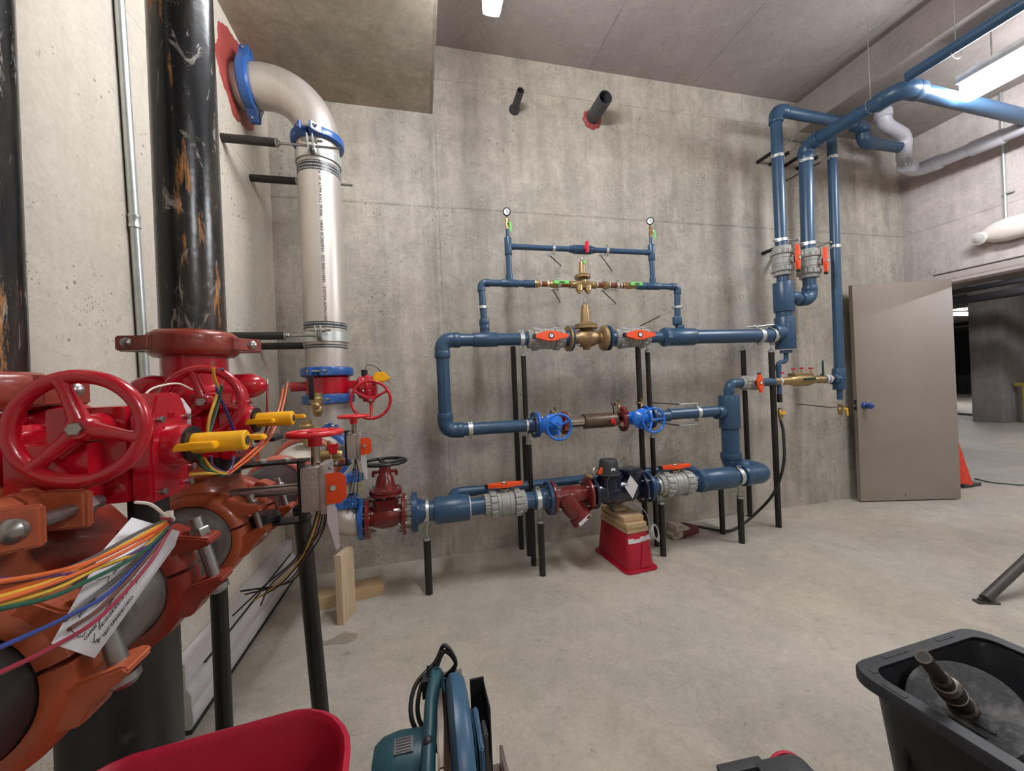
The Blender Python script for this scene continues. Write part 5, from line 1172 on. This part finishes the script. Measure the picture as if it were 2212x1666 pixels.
def butterfly(c, zb, G, lb, hub, wires, neck=.22):
    """big gear operated butterfly valve; c pipe axis, G gear box centre, hub wheel centre"""
    t = thing('butterfly_valve', lb, 'valve', loc=(c.x, c.y, zb)); o = V((c.x, c.y, zb)); G = V(G)-o; hub = V(hub)-o
    b = MB(); b.lathe((0, 0, -.085), Z_, [(0, .070), (.03, .070), (.034, .088), (.05, .094), (.115, .094), (.13, .086), (.134, .068), (neck, .068)], 48)
    d = V((G.x, G.y, 0)).normalized(); b.cyl((0, 0, 0), (G.x, G.y, 0), .036, n=28); b.cyl((-.05, .02, .0), (-.13, .05, 0), .04, n=24)
    b.sphere((.085, .05, .045), .045, (1.3, .8, .8)).sphere((-.07, -.04, .045), .04, (1.2, .8, .8)); b.build('valve_body', 'red_paint', t)
    g = MB(); g.box(G+V((-.03, .0, -.005)), (.10, .105, .15), bev=.008); g.prism([(-.05, -.085), (.05, -.085), (.05, .05), (.028, .088), (-.028, .088), (-.05, .05)], G+V((.036, 0, 0)), Y_, Z_, .03, bev=.004)
    g.box(G+V((-.06, -.03, -.03)), (.1, .10, .10), bev=.012)
    g.cyl(G+V((-.02, -.03, hub.z-G.z)), V((hub.x, hub.y+.012, hub.z)), .022, .018, 28)
    g.lathe(G+V((.05, 0, 0)), X_, [(0, .036), (.02, .035), (.028, .031)], 32); g.build('gear_housing', 'red_paint', t)
    MB().hollow(G+V((.074, 0, 0)), G+V((.084, 0, 0)), .03, .012, 28).build('seal_ring', 'black_plastic', t)
    y_ = MB(); e = G+V((.078, 0, 0)); y_.cyl(e, e+V((.085, 0, 0)), .0175, n=24, bev=.002); y_.box(e+V((.0425, -.0, .0)), (.074, .0, .0)) if 0 else None
    y_.prism([(-.01, -.0065), (-.004, .006), (.045, .006), (.05, .004), (.05, -.006)], e+V((0, -.024, -.002)), X_, Z_, .026, bev=.002)
    y_.prism([(.03, -.006), (.03, .006), (.105, .005), (.108, -.004)], e+V((0, .018, .002)), X_, Z_, .022, bev=.002)
    y_.build('position_indicator', 'yellow', t); MB().cyl(e+V((.083, 0, 0)), e+V((.0862, 0, 0)), .008, n=16).build('indicator_bore', 'ink', t)
    hand_wheel(t, hub, (.05, -1, .03), .0730, .0100, 'red_paint', 3, .017, ph=-.26, dish=.006)
    for dy, dz in ((-.036, .045), (.036, .045), (-.036, -.07), (.036, -.07), (.046, -.045)):
        bolt_on(t, G+V((.05, dy, dz)), -X_, .006, .012)
    MB().cyl(G+V((.015, .0, -.125)), G+V((.015, .0, -.08)), .026, n=28).build('cable_gland', 'black_plastic', t)
    for bdy, s_, zt in (('301', .014, .05), ('VICTAULIC', .0085, .03)):
        text(bdy, s_, Matrix(((0, 0, 1, G.x+.0515), (1, 0, 0, G.y), (0, 1, 0, G.z+zt), (0, 0, 0, 1))), 'red_paint', t, 'raised_lettering', .0012)
    return t, o, G
b1, o1, G1 = butterfly(R1, 1.225, (-.462, .765, 1.225), 'nearest red butterfly valve with the big spoked wheel at far left', (-.463, .66, 1.266), 1, .05 + .10)
b2, o2, G2 = butterfly(R2, 1.285, (-.475, 1.065, 1.243), 'second red butterfly valve, behind the yellow indicator, on the rusty riser', (-.468, .985, 1.293), 1)
# wires rising from the second valve
def wire(parent, pts, mm, r=.0022, org=None, tip=False):
    org = org or V((0, 0, 0)); P_ = spline([V(p)-org for p in pts], 8)
    w_ = MB().tube(P_, r, 8).build('wire', mm, parent)
    if tip: d_ = (P_[-1]-P_[-2]).normalized(); MB().cyl(P_[-1], P_[-1]+d_*.012, r*.5, n=6).build('bare_end', 'bolt', w_)
    return w_
xw = -.405
for pts, mm in (([(447, 945), (452, 905), (466, 860), (471, 840), (463, 815), (461, 795)], 'w_yellow'), ([(449, 945), (462, 905), (472, 868), (476, 850), (479, 833)], 'w_green'), ([(507, 935), (492, 895), (478, 865), (472, 850), (468, 838)], 'w_blue'), ([(482, 800), (478, 797), (475, 798)], 'w_purple')):
    wire(b2, [at(a, b_, x=xw+.004*k) for k, (a, b_) in enumerate(pts)], mm, .0028, o2, True)
for pts, mm in (([(492, 1020), (530, 990), (560, 960), (577, 920), (577, 870), (578, 830)], 'w_red'), ([(490, 1022), (540, 980), (575, 945), (597, 900), (606, 870), (611, 840)], 'w_orange'), ([(492, 1026), (545, 985), (580, 950), (603, 905), (613, 870), (621, 828)], 'w_orange'),
                ([(440, 990), (460, 1015), (490, 1022)], 'w_yellow'), ([(432, 985), (440, 1010), (480, 1028)], 'w_green'), ([(455, 985), (462, 1010), (500, 1026)], 'w_purple'), ([(412, 1025), (450, 1023), (490, 1024)], 'w_yellow'), ([(505, 985), (500, 1010), (488, 1028)], 'w_purple')):
    wire(b2, [at(a, b_, x=-.37) for a, b_ in pts], mm, .0028, o2, len(pts) > 4)
# gland and wire bundle of the nearest valve hanging to the left over the white tag
xb = -.39
end = at(362, 1118, x=xb)
lst = [('w_grey', [(362, 1122), (300, 1150), (200, 1205), (100, 1245), (-30, 1262)]), ('w_yellow', [(358, 1126), (290, 1165), (200, 1212), (110, 1255), (-30, 1300)]), ('w_orange', [(360, 1130), (290, 1170), (190, 1215), (100, 1240), (-30, 1262)]),
       ('w_orange', [(362, 1134), (300, 1175), (200, 1225), (110, 1262), (-30, 1308)]), ('w_orange', [(364, 1130), (310, 1160), (230, 1200), (130, 1240), (-30, 1290)]), ('w_purple', [(366, 1136), (320, 1178), (220, 1225), (110, 1245), (-30, 1256)]),
       ('w_yellow', [(360, 1138), (300, 1190), (210, 1228), (120, 1272), (-30, 1318)]), ('w_green', [(364, 1140), (300, 1198), (200, 1250), (110, 1290), (-30, 1322)]), ('w_grey', [(364, 1144), (300, 1210), (200, 1290), (140, 1340)]),
       ('w_blue', [(366, 1144), (300, 1215), (230, 1285), (120, 1345), (-30, 1412)]), ('w_brown', [(368, 1142), (310, 1215), (220, 1310), (150, 1360)]), ('w_red', [(370, 1140), (320, 1220), (220, 1330), (110, 1400), (-30, 1468)]), ('w_red', [(368, 1130), (365, 1122), (350, 1120)])]
for k, (mm, pts) in enumerate(lst):
    wire(b1, [at(a, b_, x=xb+.0025*(k % 4)+.012*i) for i, (a, b_) in enumerate(pts)], mm, .0022, o1)
tie = MB(); pts = [at(a, b_, x=xb+.005) for a, b_ in ((293, 1085), (325, 1090), (350, 1108), (362, 1120))]; tie.tube(spline([p-o1 for p in pts]), .0022, 6); tie.torus(end-o1, V((.3, .8, .6)), .009, .0022, 20, 6); tie.box(end-o1+V((.004, -.004, .006)), (.009, .008, .009), bev=.001)
tie.build('cable_tie', 'tie', b1)
tie = MB(); pts = [at(a, b_, x=-.44) for a, b_ in ((308, 860), (325, 842), (350, 833), (385, 829), (415, 842))]; tie.tube(spline([p-o2 for p in pts]), .0018, 6); tie.build('cable_tie', 'tie', b2)
t2_ = MB(); q = [at(a, b_, x=-.452)-o2 for a, b_ in ((350, 860), (368, 848), (395, 862), (412, 885), (412, 920), (400, 935))]
vs = [t2_.bm.verts.new(p) for p in q]; t2_.bm.faces.new(vs); sol = t2_.build('paper_tag', 'white_tag', b2); md = sol.modifiers.new('thickness', 'SOLIDIFY'); md.thickness = .0006
# the white instruction tag: a long slip hanging diagonal in front of the header
tA, tB, tC, tD = at(285, 1118, x=-.405), at(388, 1148, x=-.398), at(205, 1422, x=-.352), at(112, 1390, x=-.358)
tE, tF = at(222, 1190, x=-.40), at(378, 1180, x=-.39)
t = thing('instruction_tag', 'long white instruction tag with wiring diagram tied under the nearest red valve', 'tag', loc=tuple(tA))
mb = MB(); vs = [mb.bm.verts.new(p-tA) for p in (tA, tB, tF, tC, tD, tE)]; mb.bm.faces.new(vs)
o = mb.build('tag_slip', 'white_tag', t); md = o.modifiers.new('thickness', 'SOLIDIFY'); md.thickness = .0006
ux = (tB-tC); ux = ((tF-tC)).normalized(); nx = ux.cross((tD-tC)).normalized(); nx = nx if nx.dot(V((0, 0, EYE))-tC) > 0 else -nx; uy = nx.cross(ux)
def onto(px, py, off=.0016):
    d = _f*FPX + _r2*(px-1106) + _u2*(833-py); o_ = V((0, 0, EYE)); tt = (tC-o_).dot(nx)/d.dot(nx); return o_+d*tt+nx*off-tA
def tagtext(s, px, py, size, m='ink'):
    p = onto(px, py); return text(s, size, Matrix(((ux.x, uy.x, nx.x, p.x), (ux.y, uy.y, nx.y, p.y), (ux.z, uy.z, nx.z, p.z), (0, 0, 0, 1))), m, t, 'printed_lettering', .0002)
tagtext('(FULL-OPEN POSITION)', 308, 1215, .0056); tagtext('END-OF-LINE RESISTOR OR', 243, 1318, .0052); tagtext('NEXT SUPERVISORY SWITCH', 254, 1330, .0052)
tagtext('COMMON', 192, 1368, .0046); tagtext('INSTALLATION:', 186, 1312, .0046); tagtext('SWITCH SHOWN', 258, 1222, .0048)
dm = MB()
for a, b_ in (((148, 1363), (165, 1378)), ((165, 1378), (176, 1376)), ((176, 1376), (180, 1368)), ((178, 1362), (210, 1340)), ((210, 1340), (238, 1296)), ((238, 1298), (228, 1318)), ((228, 1318), (212, 1338)), ((210, 1340), (210, 1355)), ((198, 1388), (206, 1388)), ((198, 1388), (200, 1370)), ((270, 1255), (290, 1258)), ((205, 1256), (232, 1246)), ((232, 1246), (228, 1260))):
    p, q = onto(*a, .0018), onto(*b_, .0018); dm.tube([p, q], .0004, 4)
for p in ((238, 1296), (210, 1340)): dm.sphere(onto(*p, .0018), .0016, n=8)
for p in ((206, 1388), (289, 1259)): dm.prism([(0, -.003), (.006, 0), (0, .003)], onto(*p, .0018), ux, uy, .0004)
o = dm.build('wiring_diagram', 'ink', t)

# flag indicator valves on the header side
def flag_valve(k, X0, Y0, zbox, zwheel, lb):
    s = k; t = thing('flag_gear_valve', lb, 'valve', loc=(X0, Y0, zbox)); W_ = .078*s
    b = MB(); b.box((0, 0, 0), (.062*s, .07*s, .115*s), bev=.010*s); b.box((.026*s, 0, 0), (.02*s, .084*s, .128*s), bev=.006*s); b.build('gear_housing', 'silver', t)
    for dy in (-.032, .032):
        for dz in (-.052, .052): bolt_on(t, (.036*s, dy*s, dz*s), -X_, .006*s, .012*s)
    MB().cyl((0, 0, .055*s), (0, 0, zwheel-zbox), .011*s, n=20).build('stem', 'stain_pol', t)
    w_ = MB(); h = zwheel-zbox; w_.torus((0, 0, h), Z_, .064*s, .0075*s, 48, 12)
    for q in range(5):
        a = q*2*PI/5; w_.tube([V((math.cos(a)*.012*s, math.sin(a)*.012*s, h)), V((math.cos(a)*.062*s, math.sin(a)*.062*s, h))], .0065*s, 10)
    w_.lathe((0, 0, h-.034*s), Z_, [(0, .017*s), (.02*s, .017*s), (.028*s, .02*s), (.04*s, .02*s)], 24); w_.build('handwheel', 'red_bright', t, ang=50)
    f = .049*s; MB().prism([(0, -.036*s), (.034*s, -.036*s), (.048*s, -.022*s), (.048*s, .030*s), (.036*s, .042*s), (0, .042*s)], (.034*s, -.05*s, 0), X_, Z_, .002).build('position_flag', 'orange_plastic', t)
    MB().cyl((.03*s, -.02*s, .005*s), (.052*s, -.058*s, .005*s), .007*s, n=14).build('flag_shaft', 'zinc', t)
    MB().prism([(0, .04*s), (.02*s, .0), (.024*s, -.1*s), (.016*s, -.108*s), (-.004*s, -.03*s)], (.036*s, -.046*s, -.05*s), X_, Z_, .001).build('paper_tag', 'white_tag', t)
    # strap bracket back to the header
    br = MB(); hx = HX+.03-X0
    br.box((hx/2-.02*s, 0, .072*s), (-hx-.00, .05*s, .006), bev=.001).box((-.036*s, 0, -.005), (.006, .05*s, .16*s), bev=.001).box((hx/2-.02*s, 0, -.082*s), (-hx, .05*s, .006), bev=.001)
    br.lathe((hx*.55, 0, -.074*s), Z_, [(0, .036*s), (.012, .036*s), (.02, .028*s)], 24); br.build('bracket', 'black_plastic', t)
    MB().cyl((-.03*s, 0, 0), (hx, 0, 0), .014*s, n=20).build('cross_shaft', 'zinc', t)
    for q in (.3, .55): MB().lathe((hx*q, 0, .075*s), Z_, [(0, .009), (.006, .009), (.009, .004)], 12).build('rivet', 'strap', t)
    return t
f1 = flag_valve(1.0, -.278, 1.115, 1.055, 1.197, 'nearer silver gear valve with red wheel and orange flag, before the pale header')
f2 = flag_valve(.95, -.300, 1.86, 1.058, 1.192, 'farther silver gear valve with red wheel and orange flag, by the steel riser')
random.seed(11)
for k, (mm, dx, dl) in enumerate((('w_black', -.03, 0), ('w_yellow', 0, .02), ('w_brown', .02, -.02), ('w_black', .01, .03), ('w_brown', -.015, .05), ('w_black', .03, -.04))):
    MB().tube(spline([V((.0+.005*k, .0, -.06)), V((-.02+.006*k, 0, -.12)), V((-.05+dx*.5, .01, -.19)), V((-.11+dx, .02, -.25)), V((-.19+dx+dl, .03, -.29+dx))]), .0022, 6).build('wire', mm, f1)
for k, mm in enumerate(('w_black', 'w_brown', 'w_black', 'w_yellow')):
    MB().tube(spline([V((.0, .0, -.05)), V((-.01+.01*k, 0, -.12)), V((-.03+.016*k, .01, -.2)), V((-.05+.02*k, .02, -.26+.01*k))]), .002, 6).build('wire', mm, f2)
# brass cocks with black handles above the pale reducer
def cock(lb, p, vert, s=1.0, lev=(.09, 0), red=False):
    t = thing('brass_cock', lb, 'valve', loc=p)
    MB().lathe((0, 0, -.05*s), Z_, [(0, .014*s), (.02*s, .02*s), (.025*s, .026*s), (.045*s, .026*s), (.05*s, .022*s), (.07*s, .03*s), (.085*s, .03*s), (.09*s, .024*s), (.11*s, .024*s)], 8).lathe((0, -.01, .0), -Y_, [(0, .018*s), (.02*s, .018*s), (.025*s, .01*s), (.034*s, .01*s)], 16).build('valve_body', 'brass', t)
    if vert: MB().box((-.012*s, -.04*s, .085*s), (.022*s, .008*s, .11*s), bev=.004*s).build('lever', 'black_plastic', t)
    else: MB().box((.05*s, -.04*s, .01*s), (.13*s, .008*s, .022*s), bev=.004*s).build('lever', 'black_plastic', t)
    return t
pq = at(662, 912, y=2.12); cock('brass cock with black lever pointing up beside the blue couplings', (-.47, 1.95, 1.245), True, 1.0)
cock('brass cock with flat black lever above the salmon coupling', (-.49, 1.84, 1.13), False, 1.0)
t = thing('brass_cock', 'brass drain cock between the two silver gear valves', 'valve', loc=(-.36, 1.64, 1.055))
MB().lathe((-.04, 0, 0), X_, [(0, .018), (.02, .024), (.05, .026), (.055, .02), (.075, .022), (.09, .018)], 20).lathe((0, 0, .01), Z_, [(0, .012), (.03, .012), (.034, .008), (.05, .008)], 12).build('valve_body', 'brass', t)
MB().prism([(-.014, .0), (.014, 0), (.02, .035), (-.02, .035)], (.02, -.02, .012), X_, Z_, .008, bev=.001).build('lever', 'red_bright', t)
t = thing('black_lever', 'long black valve lever lying above the header behind the yellow indicator', 'lever', loc=tuple(at(590, 945, x=-.45)))
MB().box((0, 0, 0), (.055, .14, .012), bev=.005).build('lever', 'black_plastic', t)

# supports under the header
t = post('black floor post under the header, right of the big black pipe', -.545, 1.185, HZ-HR-.03, .0195, rod=0)
t = post('stained black floor post under the nearer silver gear valve', -.36, 1.42, .93, .0255, rod=0, dx=-.045)
t = thing('black_feed_pipe', 'wide black feed pipe rising from the floor under the header', 'pipe', loc=(-.565, .875, 0))
MB().cyl((0, 0, 0), (0, 0, HZ-.07), .085, n=64).build('pipe', 'hdr_black', t)
# white enamel channel along the wall foot
t = thing('light_channel', 'long white enamel channel lying on the floor along the left wall', 'channel', loc=(XL+.004, 1.72, 0))
pr = [(0, .05), (.02, .03), (.06, .03), (.07, .05), (.066, .085), (.058, .10), (.062, .12), (.066, .15), (.058, .175), (.045, .187), (.030, .19), (.030, .20), (.045, .203), (.045, .285), (0, .285)]
MB().prism(pr, (0, .66, 0), X_, Z_, 1.28).build('channel', 'white_metal', t)
MB().box((.040, .72, .195), (.012, 1.1, .012)).build('slot', 'w_black', t)
MB().prism([(0, .035), (.062, .035), (.07, .06), (.066, .12), (.068, .16), (.05, .19), (.05, .28), (0, .28)], (0, .018, 0), X_, Z_, .006).build('end_cap', 'strap', t)
MB().box((.03, .66, .015), (.05, 1.25, .03)).build('wood_batten', 'dark', t)

# ================================================================== FOREGROUND
# red bin
t = thing('red_bin', 'tall red plastic bin cut by the bottom left corner of the photo', 'bin', loc=(-.305, .42, 0)); ZR = .78; t.rotation_euler = (0, 0, math.radians(5))
def binring(ax_, ay_, z, r): return (ax_, ay_, z, r)
def bend_(p): return V((p.x, p.y + .028*(1-(p.x/.2)**2)*(1 if p.y > 0 else 0)*min(1, p.z/.5), p.z))
ringsmesh('bin_wall', 'red_bin', t, [(.15, .19, .0, .05), (.19, .25, ZR-.01, .085), (.196, .256, ZR-.01, .09), (.2, .26, ZR, .092), (.192, .252, ZR+.004, .086), (.184, .244, ZR-.006, .08), (.172, .228, .45, .07), (.13, .17, .35, .04)], fn=bend_)
mb = MB(); 
def arc_pts(k): return [V((-.1+.2*i/12, .21+.012*math.sin(PI*i/12)*k, ZR-.07-.10*(abs(i/12-.5)*2)**2.5)) for i in range(13)]
mb.tube([V((-.115, .222, .5))]+[V((-.115+.23*i/14, .235+.014*math.sin(PI*i/14), ZR-.06-.10*(abs(i/14-.5)*2)**3)) for i in range(15)]+[V((.115, .222, .5))], .006, 10); mb.build('moulded_rib', 'red_bin', t)
# cut-off saw
SX, SY = .058, .985
t = thing('chop_saw', 'teal and blue cut-off saw on the floor at the bottom of the photo', 'power tool', loc=(SX, SY, 0))
cz = .36
b = MB(); b.box((.02, .06, .03), (.30, .44, .05), bev=.01).box((.15, .12, .08), (.012, .30, .08), bev=.003); b.build('base', 'saw_grey', t)
g = MB(); u, v, d = basis(X_); prof = [(-.024, .05), (-.024, .15), (-.022, .17), (-.012, .182), (.012, .182), (.024, .17), (.028, .15), (.028, .05)]
rings = [[g.bm.verts.new(V((x_, .0, cz))+V((0, math.cos(a), math.sin(a)))*r_) for x_, r_ in prof] for a in [math.radians(-25+i*230/40) for i in range(41)]]
g.skin(rings); go = g.build('wheel_guard', 'saw_blue', t, ang=50)
MB().cyl((.008, 0, cz), (.012, 0, cz), .15, n=64).build('abrasive_wheel', 'dark', t)
MB().lathe((.034, 0, cz), X_, [(0, .1), (.006, .095), (.02, .04), (.026, .03)], 40).prism([(-.11, -.02), (-.09, .1), (.02, .11), (.10, .04), (.09, -.06)], (.046, 0, cz), Y_, Z_, .012, bev=.004).build('side_cover', 'saw_blue', t)
m_ = MB(); m_.lathe((-.078, .02, cz-.015), -X_, [(0, .06), (.01, .082), (.07, .086), (.11, .08), (.13, .066), (.134, .045)], 44); m_.build('motor_housing', 'teal', t)
MB().box((-.135, .005, cz+.070), (.045, .036, .003), rot=Matrix.Rotation(.2, 3, 'X'), bev=.001).build('rating_plate', 'grey_print', t)
for k in range(5): MB().box((-.135, .018-.0068*k, cz+.0745-.0014*k), (.036, .0026, .0006), rot=Matrix.Rotation(.2, 3, 'X')).build('printed_line', 'ink', t)
MB().cyl((-.16, -.055, cz+.03), (-.16, -.066, cz+.045), .02, n=24).build('brush_cap', 'black_plastic', t)
h = MB(); hp_ = [V((-.08, -.13, cz+.02)), V((-.078, -.06, cz+.06)), V((-.07, .02, cz+.085)), V((-.066, .07, cz+.10)), V((-.056, .13, cz+.112)), V((-.05, .165, cz+.112)), V((-.042, .185, cz+.085)), V((-.042, .175, cz+.05))]
h.tube(spline(hp_, 8), .0175, 20, rs=None); h.build('handle', 'teal', t)
MB().lathe((-.076, -.02, cz+.085), V((0, -.5, 1)), [(0, .011), (.006, .011), (.009, .006)], 20).build('lock_button', 'black_plastic', t)
a_ = MB(); a_.prism([(-.14, -.12), (-.1, .06), (.0, .11), (.12, .1), (.16, .04), (.15, -.12)], (-.045, .06, cz-.03), Y_, Z_, .02, bev=.004); a_.build('cast_arm', 'saw_grey', t)
a_ = MB(); a_.box((-.01, .205, cz-.1), (.05, .02, .3), bev=.004).box((.0, .21, cz+.06), (.06, .03, .02), bev=.003); a_.build('spring_bracket', 'saw_grey', t)
a_ = MB(); a_.prism([(0, -.14), (0, .10), (.04, .10), (.04, -.14)], (.045, .13, cz+.0), X_, Z_, .006).prism([(-.06, -.16), (.05, -.16), (.05, .08), (-.06, .09)], (.085, .09, cz-.0), Y_, Z_, .004); a_.build('spark_shield', 'black_plastic', t)
a_ = MB(); a_.prism([(-.05, -.1), (.03, -.1), (.03, .03), (.0, .06), (-.05, .06)], (.068, .045, cz-.01), Y_, Z_, .012, bev=.003); a_.build('deflector_plate', 'register', t)
for k, q in enumerate((0, .018)):
    MB().tube(spline([V((-.05-q, .06, cz-.02)), V((-.10-q, .10, cz+.05)), V((-.09-q, .15, cz+.10)), V((-.05, .19, cz+.11+q)), V((-.02, .19, cz+.155+q)), V((.01, .18, cz+.12)), V((-.02, .19, cz+.08-q))]), .006, 10).build('power_cord', 'cable_black', t)
a_ = MB(); a_.box((-.075, .14, cz+.1), (.028, .03, .05), bev=.004).cyl((-.07, .14, cz+.12), (-.07, .15, cz+.15), .004, n=8).cyl((-.045, .16, cz+.14), (-.03, .17, cz+.17), .008, n=10); a_.build('chain_and_plug', 'black_plastic', t)
# black tote with a rubber plug tool inside
tc_ = V((1.455, .575, 0)); t = thing('black_tote', 'open black plastic tote cut by the bottom right corner of the photo', 'tote', loc=tuple(tc_)); t.rotation_euler = (0, 0, math.radians(2)); ZT_ = .45
ringsmesh('tote_wall', 'tote', t, [(.2, .24, .0, .04), (.245, .275, ZT_-.05, .05), (.25, .28, ZT_-.012, .05), (.242, .272, ZT_-.012, .048), (.235, .265, ZT_-.05, .045), (.19, .23, .012, .035)])
ringsmesh('tote_rim', 'tote', t, [(.24, .27, ZT_-.004, .045), (.24, .27, ZT_, .045), (.276, .306, ZT_, .062), (.28, .31, ZT_-.006, .064), (.28, .31, ZT_-.03, .064), (.274, .304, ZT_-.03, .06), (.272, .302, ZT_-.006, .06)], closed=True)
for (x, y, a, b_) in ((-.262, .2, .012, .05), (-.262, -.1, .012, .08), (-.1, .292, .1, .01), (.12, .292, .07, .01), (-.235, .265, .016, .016)):
    MB().box((x, y, ZT_+.0006), (a, b_, .002)).build('rim_slot', 'ink', t)
for k in range(5): MB().box((-.236, -.2+.1*k, .22), (.008, .012, .38), rot=Matrix.Rotation(.11, 3, 'Y'), bev=.003).build('wall_rib', 'tote', t)
c_ = at(2085, 1522, z=.43); axd = V((-.42, .12, .62)).normalized()
c_ = V((1.328, .708, .422)); axd = V((-.66, -.03, .75))
t = thing('test_plug', 'dusty black rubber pipe plug with metal nipple lying inside the tote', 'pipe plug', frame(c_, axd, Z_))
MB().lathe((-.302, 0, 0), X_, [(0, .10), (.01, .108), (.28, .108), (.29, .115), (.30, .111), (.302, .02)], 48).build('rubber_body', 'rubber', t)
for k in range(4): MB().box((.0035, .03-.01*k, -.02-.018*k), (.003, .07, .006), bev=.001).build('moulded_bar', 'rubber', t)
n_ = MB(); n_.lathe((0, 0, 0), X_, [(0, .03), (.006, .03), (.01, .024), (.06, .023), (.062, .028), (.09, .028), (.094, .022), (.10, .018), (.105, .021), (.125, .021), (.13, .016), (.215, .016)], 28); n_.build('nipple', 'dull_steel', t)
MB().hollow((.21, 0, 0), (.2155, 0, 0), .0165, .012, 24).build('nipple_mouth', 'dull_steel', t)
MB().lathe((.2156, 0, 0), X_, [(0, .0118), (.0002, .0118)], 20).build('nipple_bore', 'ink', t)
MB().cyl((.058, 0, 0), (.0615, 0, 0), .0287).cyl((.099, 0, 0), (.102, 0, 0), .0222).build('thread_tape', 'primer', t)
c_ = at(2205, 1480, z=.5)
tag(MB().box((0, 0, 0), (.10, .03, .42), rot=(Matrix.Rotation(.35, 3, 'Y') @ Matrix.Rotation(.2, 3, 'X')), bev=.002).build('wood_block', 'wood_h'), 'brown wooden block leaning in the tote at the right edge', 'wood').location = (c_.x+.09, c_.y-.0, .20)
# charcoal tool case with red latch
t = thing('tool_case', 'charcoal tool case with red latch corner at the bottom edge of the photo', 'case', loc=(.90, .79, 0)); t.rotation_euler = (0, 0, math.radians(-4))
HC = .16
ringsmesh('case_body', 'case', t, [(.14, .16, .0, .03), (.15, .17, .06, .035), (.15, .17, HC-.01, .035), (.144, .164, HC, .03)])
MB().box((-.05, .155, HC+.004), (.14, .03, .012), bev=.004).box((.05, .12, HC+.006), (.12, .06, .012), bev=.005).build('lid_rib', 'case', t)
MB().box((.04, .10, HC+.013), (.05, .03, .003), bev=.001).build('handle_recess', 'ink', t)
MB().tube(spline([V((.06, .172, HC-.02)), V((.10, .180, HC-.012)), V((.135, .174, HC-.014)), V((.155, .14, HC-.02))]), .006, 8).build('latch', 'red_plastic', t)
# stand leg at the right edge
f_ = at(2128, 1302, z=0); 
t = thing('pipe_stand', 'brown metal pipe stand, one slanted leg with flat foot showing at the right edge', 'stand', loc=(f_.x, f_.y, 0))
top = at(2290, 1135, y=1.47)-f_
hd_ = top*2.15; MB().tube([V((0, 0, .02)), V((top.x*.5, top.y*.5, top.z*.5)), hd_], .024, 20).build('leg_tube', 'brown_metal', t)
for fy in (.42, -.5): MB().tube([V((hd_.x+.5, fy, .02)), hd_], .024, 20).build('leg_tube', 'brown_metal', t)
MB().cyl(hd_-V((0, 0, .08)), hd_+V((0, 0, .1)), .04, n=24).prism([(-.1, .06), (0, 0), (.1, .06), (.1, .09), (-.1, .09)], hd_+V((0, 0, .08)), X_, Z_, .05, bev=.004).build('pipe_head', 'brown_metal', t)
MB().prism([(-.05, -.02), (.055, -.025), (.06, .02), (-.045, .022)], (0, .0, .006), V((1, -.35, 0)), V((.35, 1, 0)), .008, bev=.002).cyl((-.02, .01, .01), (-.02, .01, .022), .01, n=10).build('foot_plate', 'brown_metal', t)
# damp stains, scratches of the floor are real thin marks
random.seed(21)
def blob(px, py, rx, ry, m, name, lb, irr=.3):
    c = at(px, py, z=0); n_ = 26; mb = MB(); ph = [random.random()*6 for _ in range(4)]
    vs = [mb.bm.verts.new((c.x+rx*math.cos(a)*(1+irr*math.sin(2*a+ph[0])+irr*.6*math.sin(5*a+ph[1])), c.y+ry*math.sin(a)*(1+irr*math.sin(3*a+ph[2])), .0012)) for a in [2*PI*i/n_ for i in range(n_)]]
    mb.bm.faces.new(vs); o = mb.build(name, m); return tag(o, lb, 'stain')
M['damp'] = mat('damp_concrete', rgb(146, 138, 122), .5, var=.08)
blob(735, 1382, .075, .045, 'damp', 'damp_stain', 'larger damp patch on the floor right of the stained post')
blob(747, 1414, .02, .012, 'damp', 'damp_stain', 'tiny damp spot just in front of the larger patch')

# roots of things built in room coordinates move to the base of the thing
bpy.context.view_layer.update()
for o in [o for o in col.objects if o.parent is None and o.type == 'EMPTY' and o.matrix_world.translation.length < 1e-6]:
    pts = [c.matrix_world @ V(b) for c in o.children_recursive if c.type == 'MESH' for b in c.bound_box]
    lo = V([min(p[i] for p in pts) for i in range(3)]); hi = V([max(p[i] for p in pts) for i in range(3)])
    b = V(((lo.x+hi.x)/2, (lo.y+hi.y)/2, lo.z)); o.location = b
    for c in o.children: c.location -= b
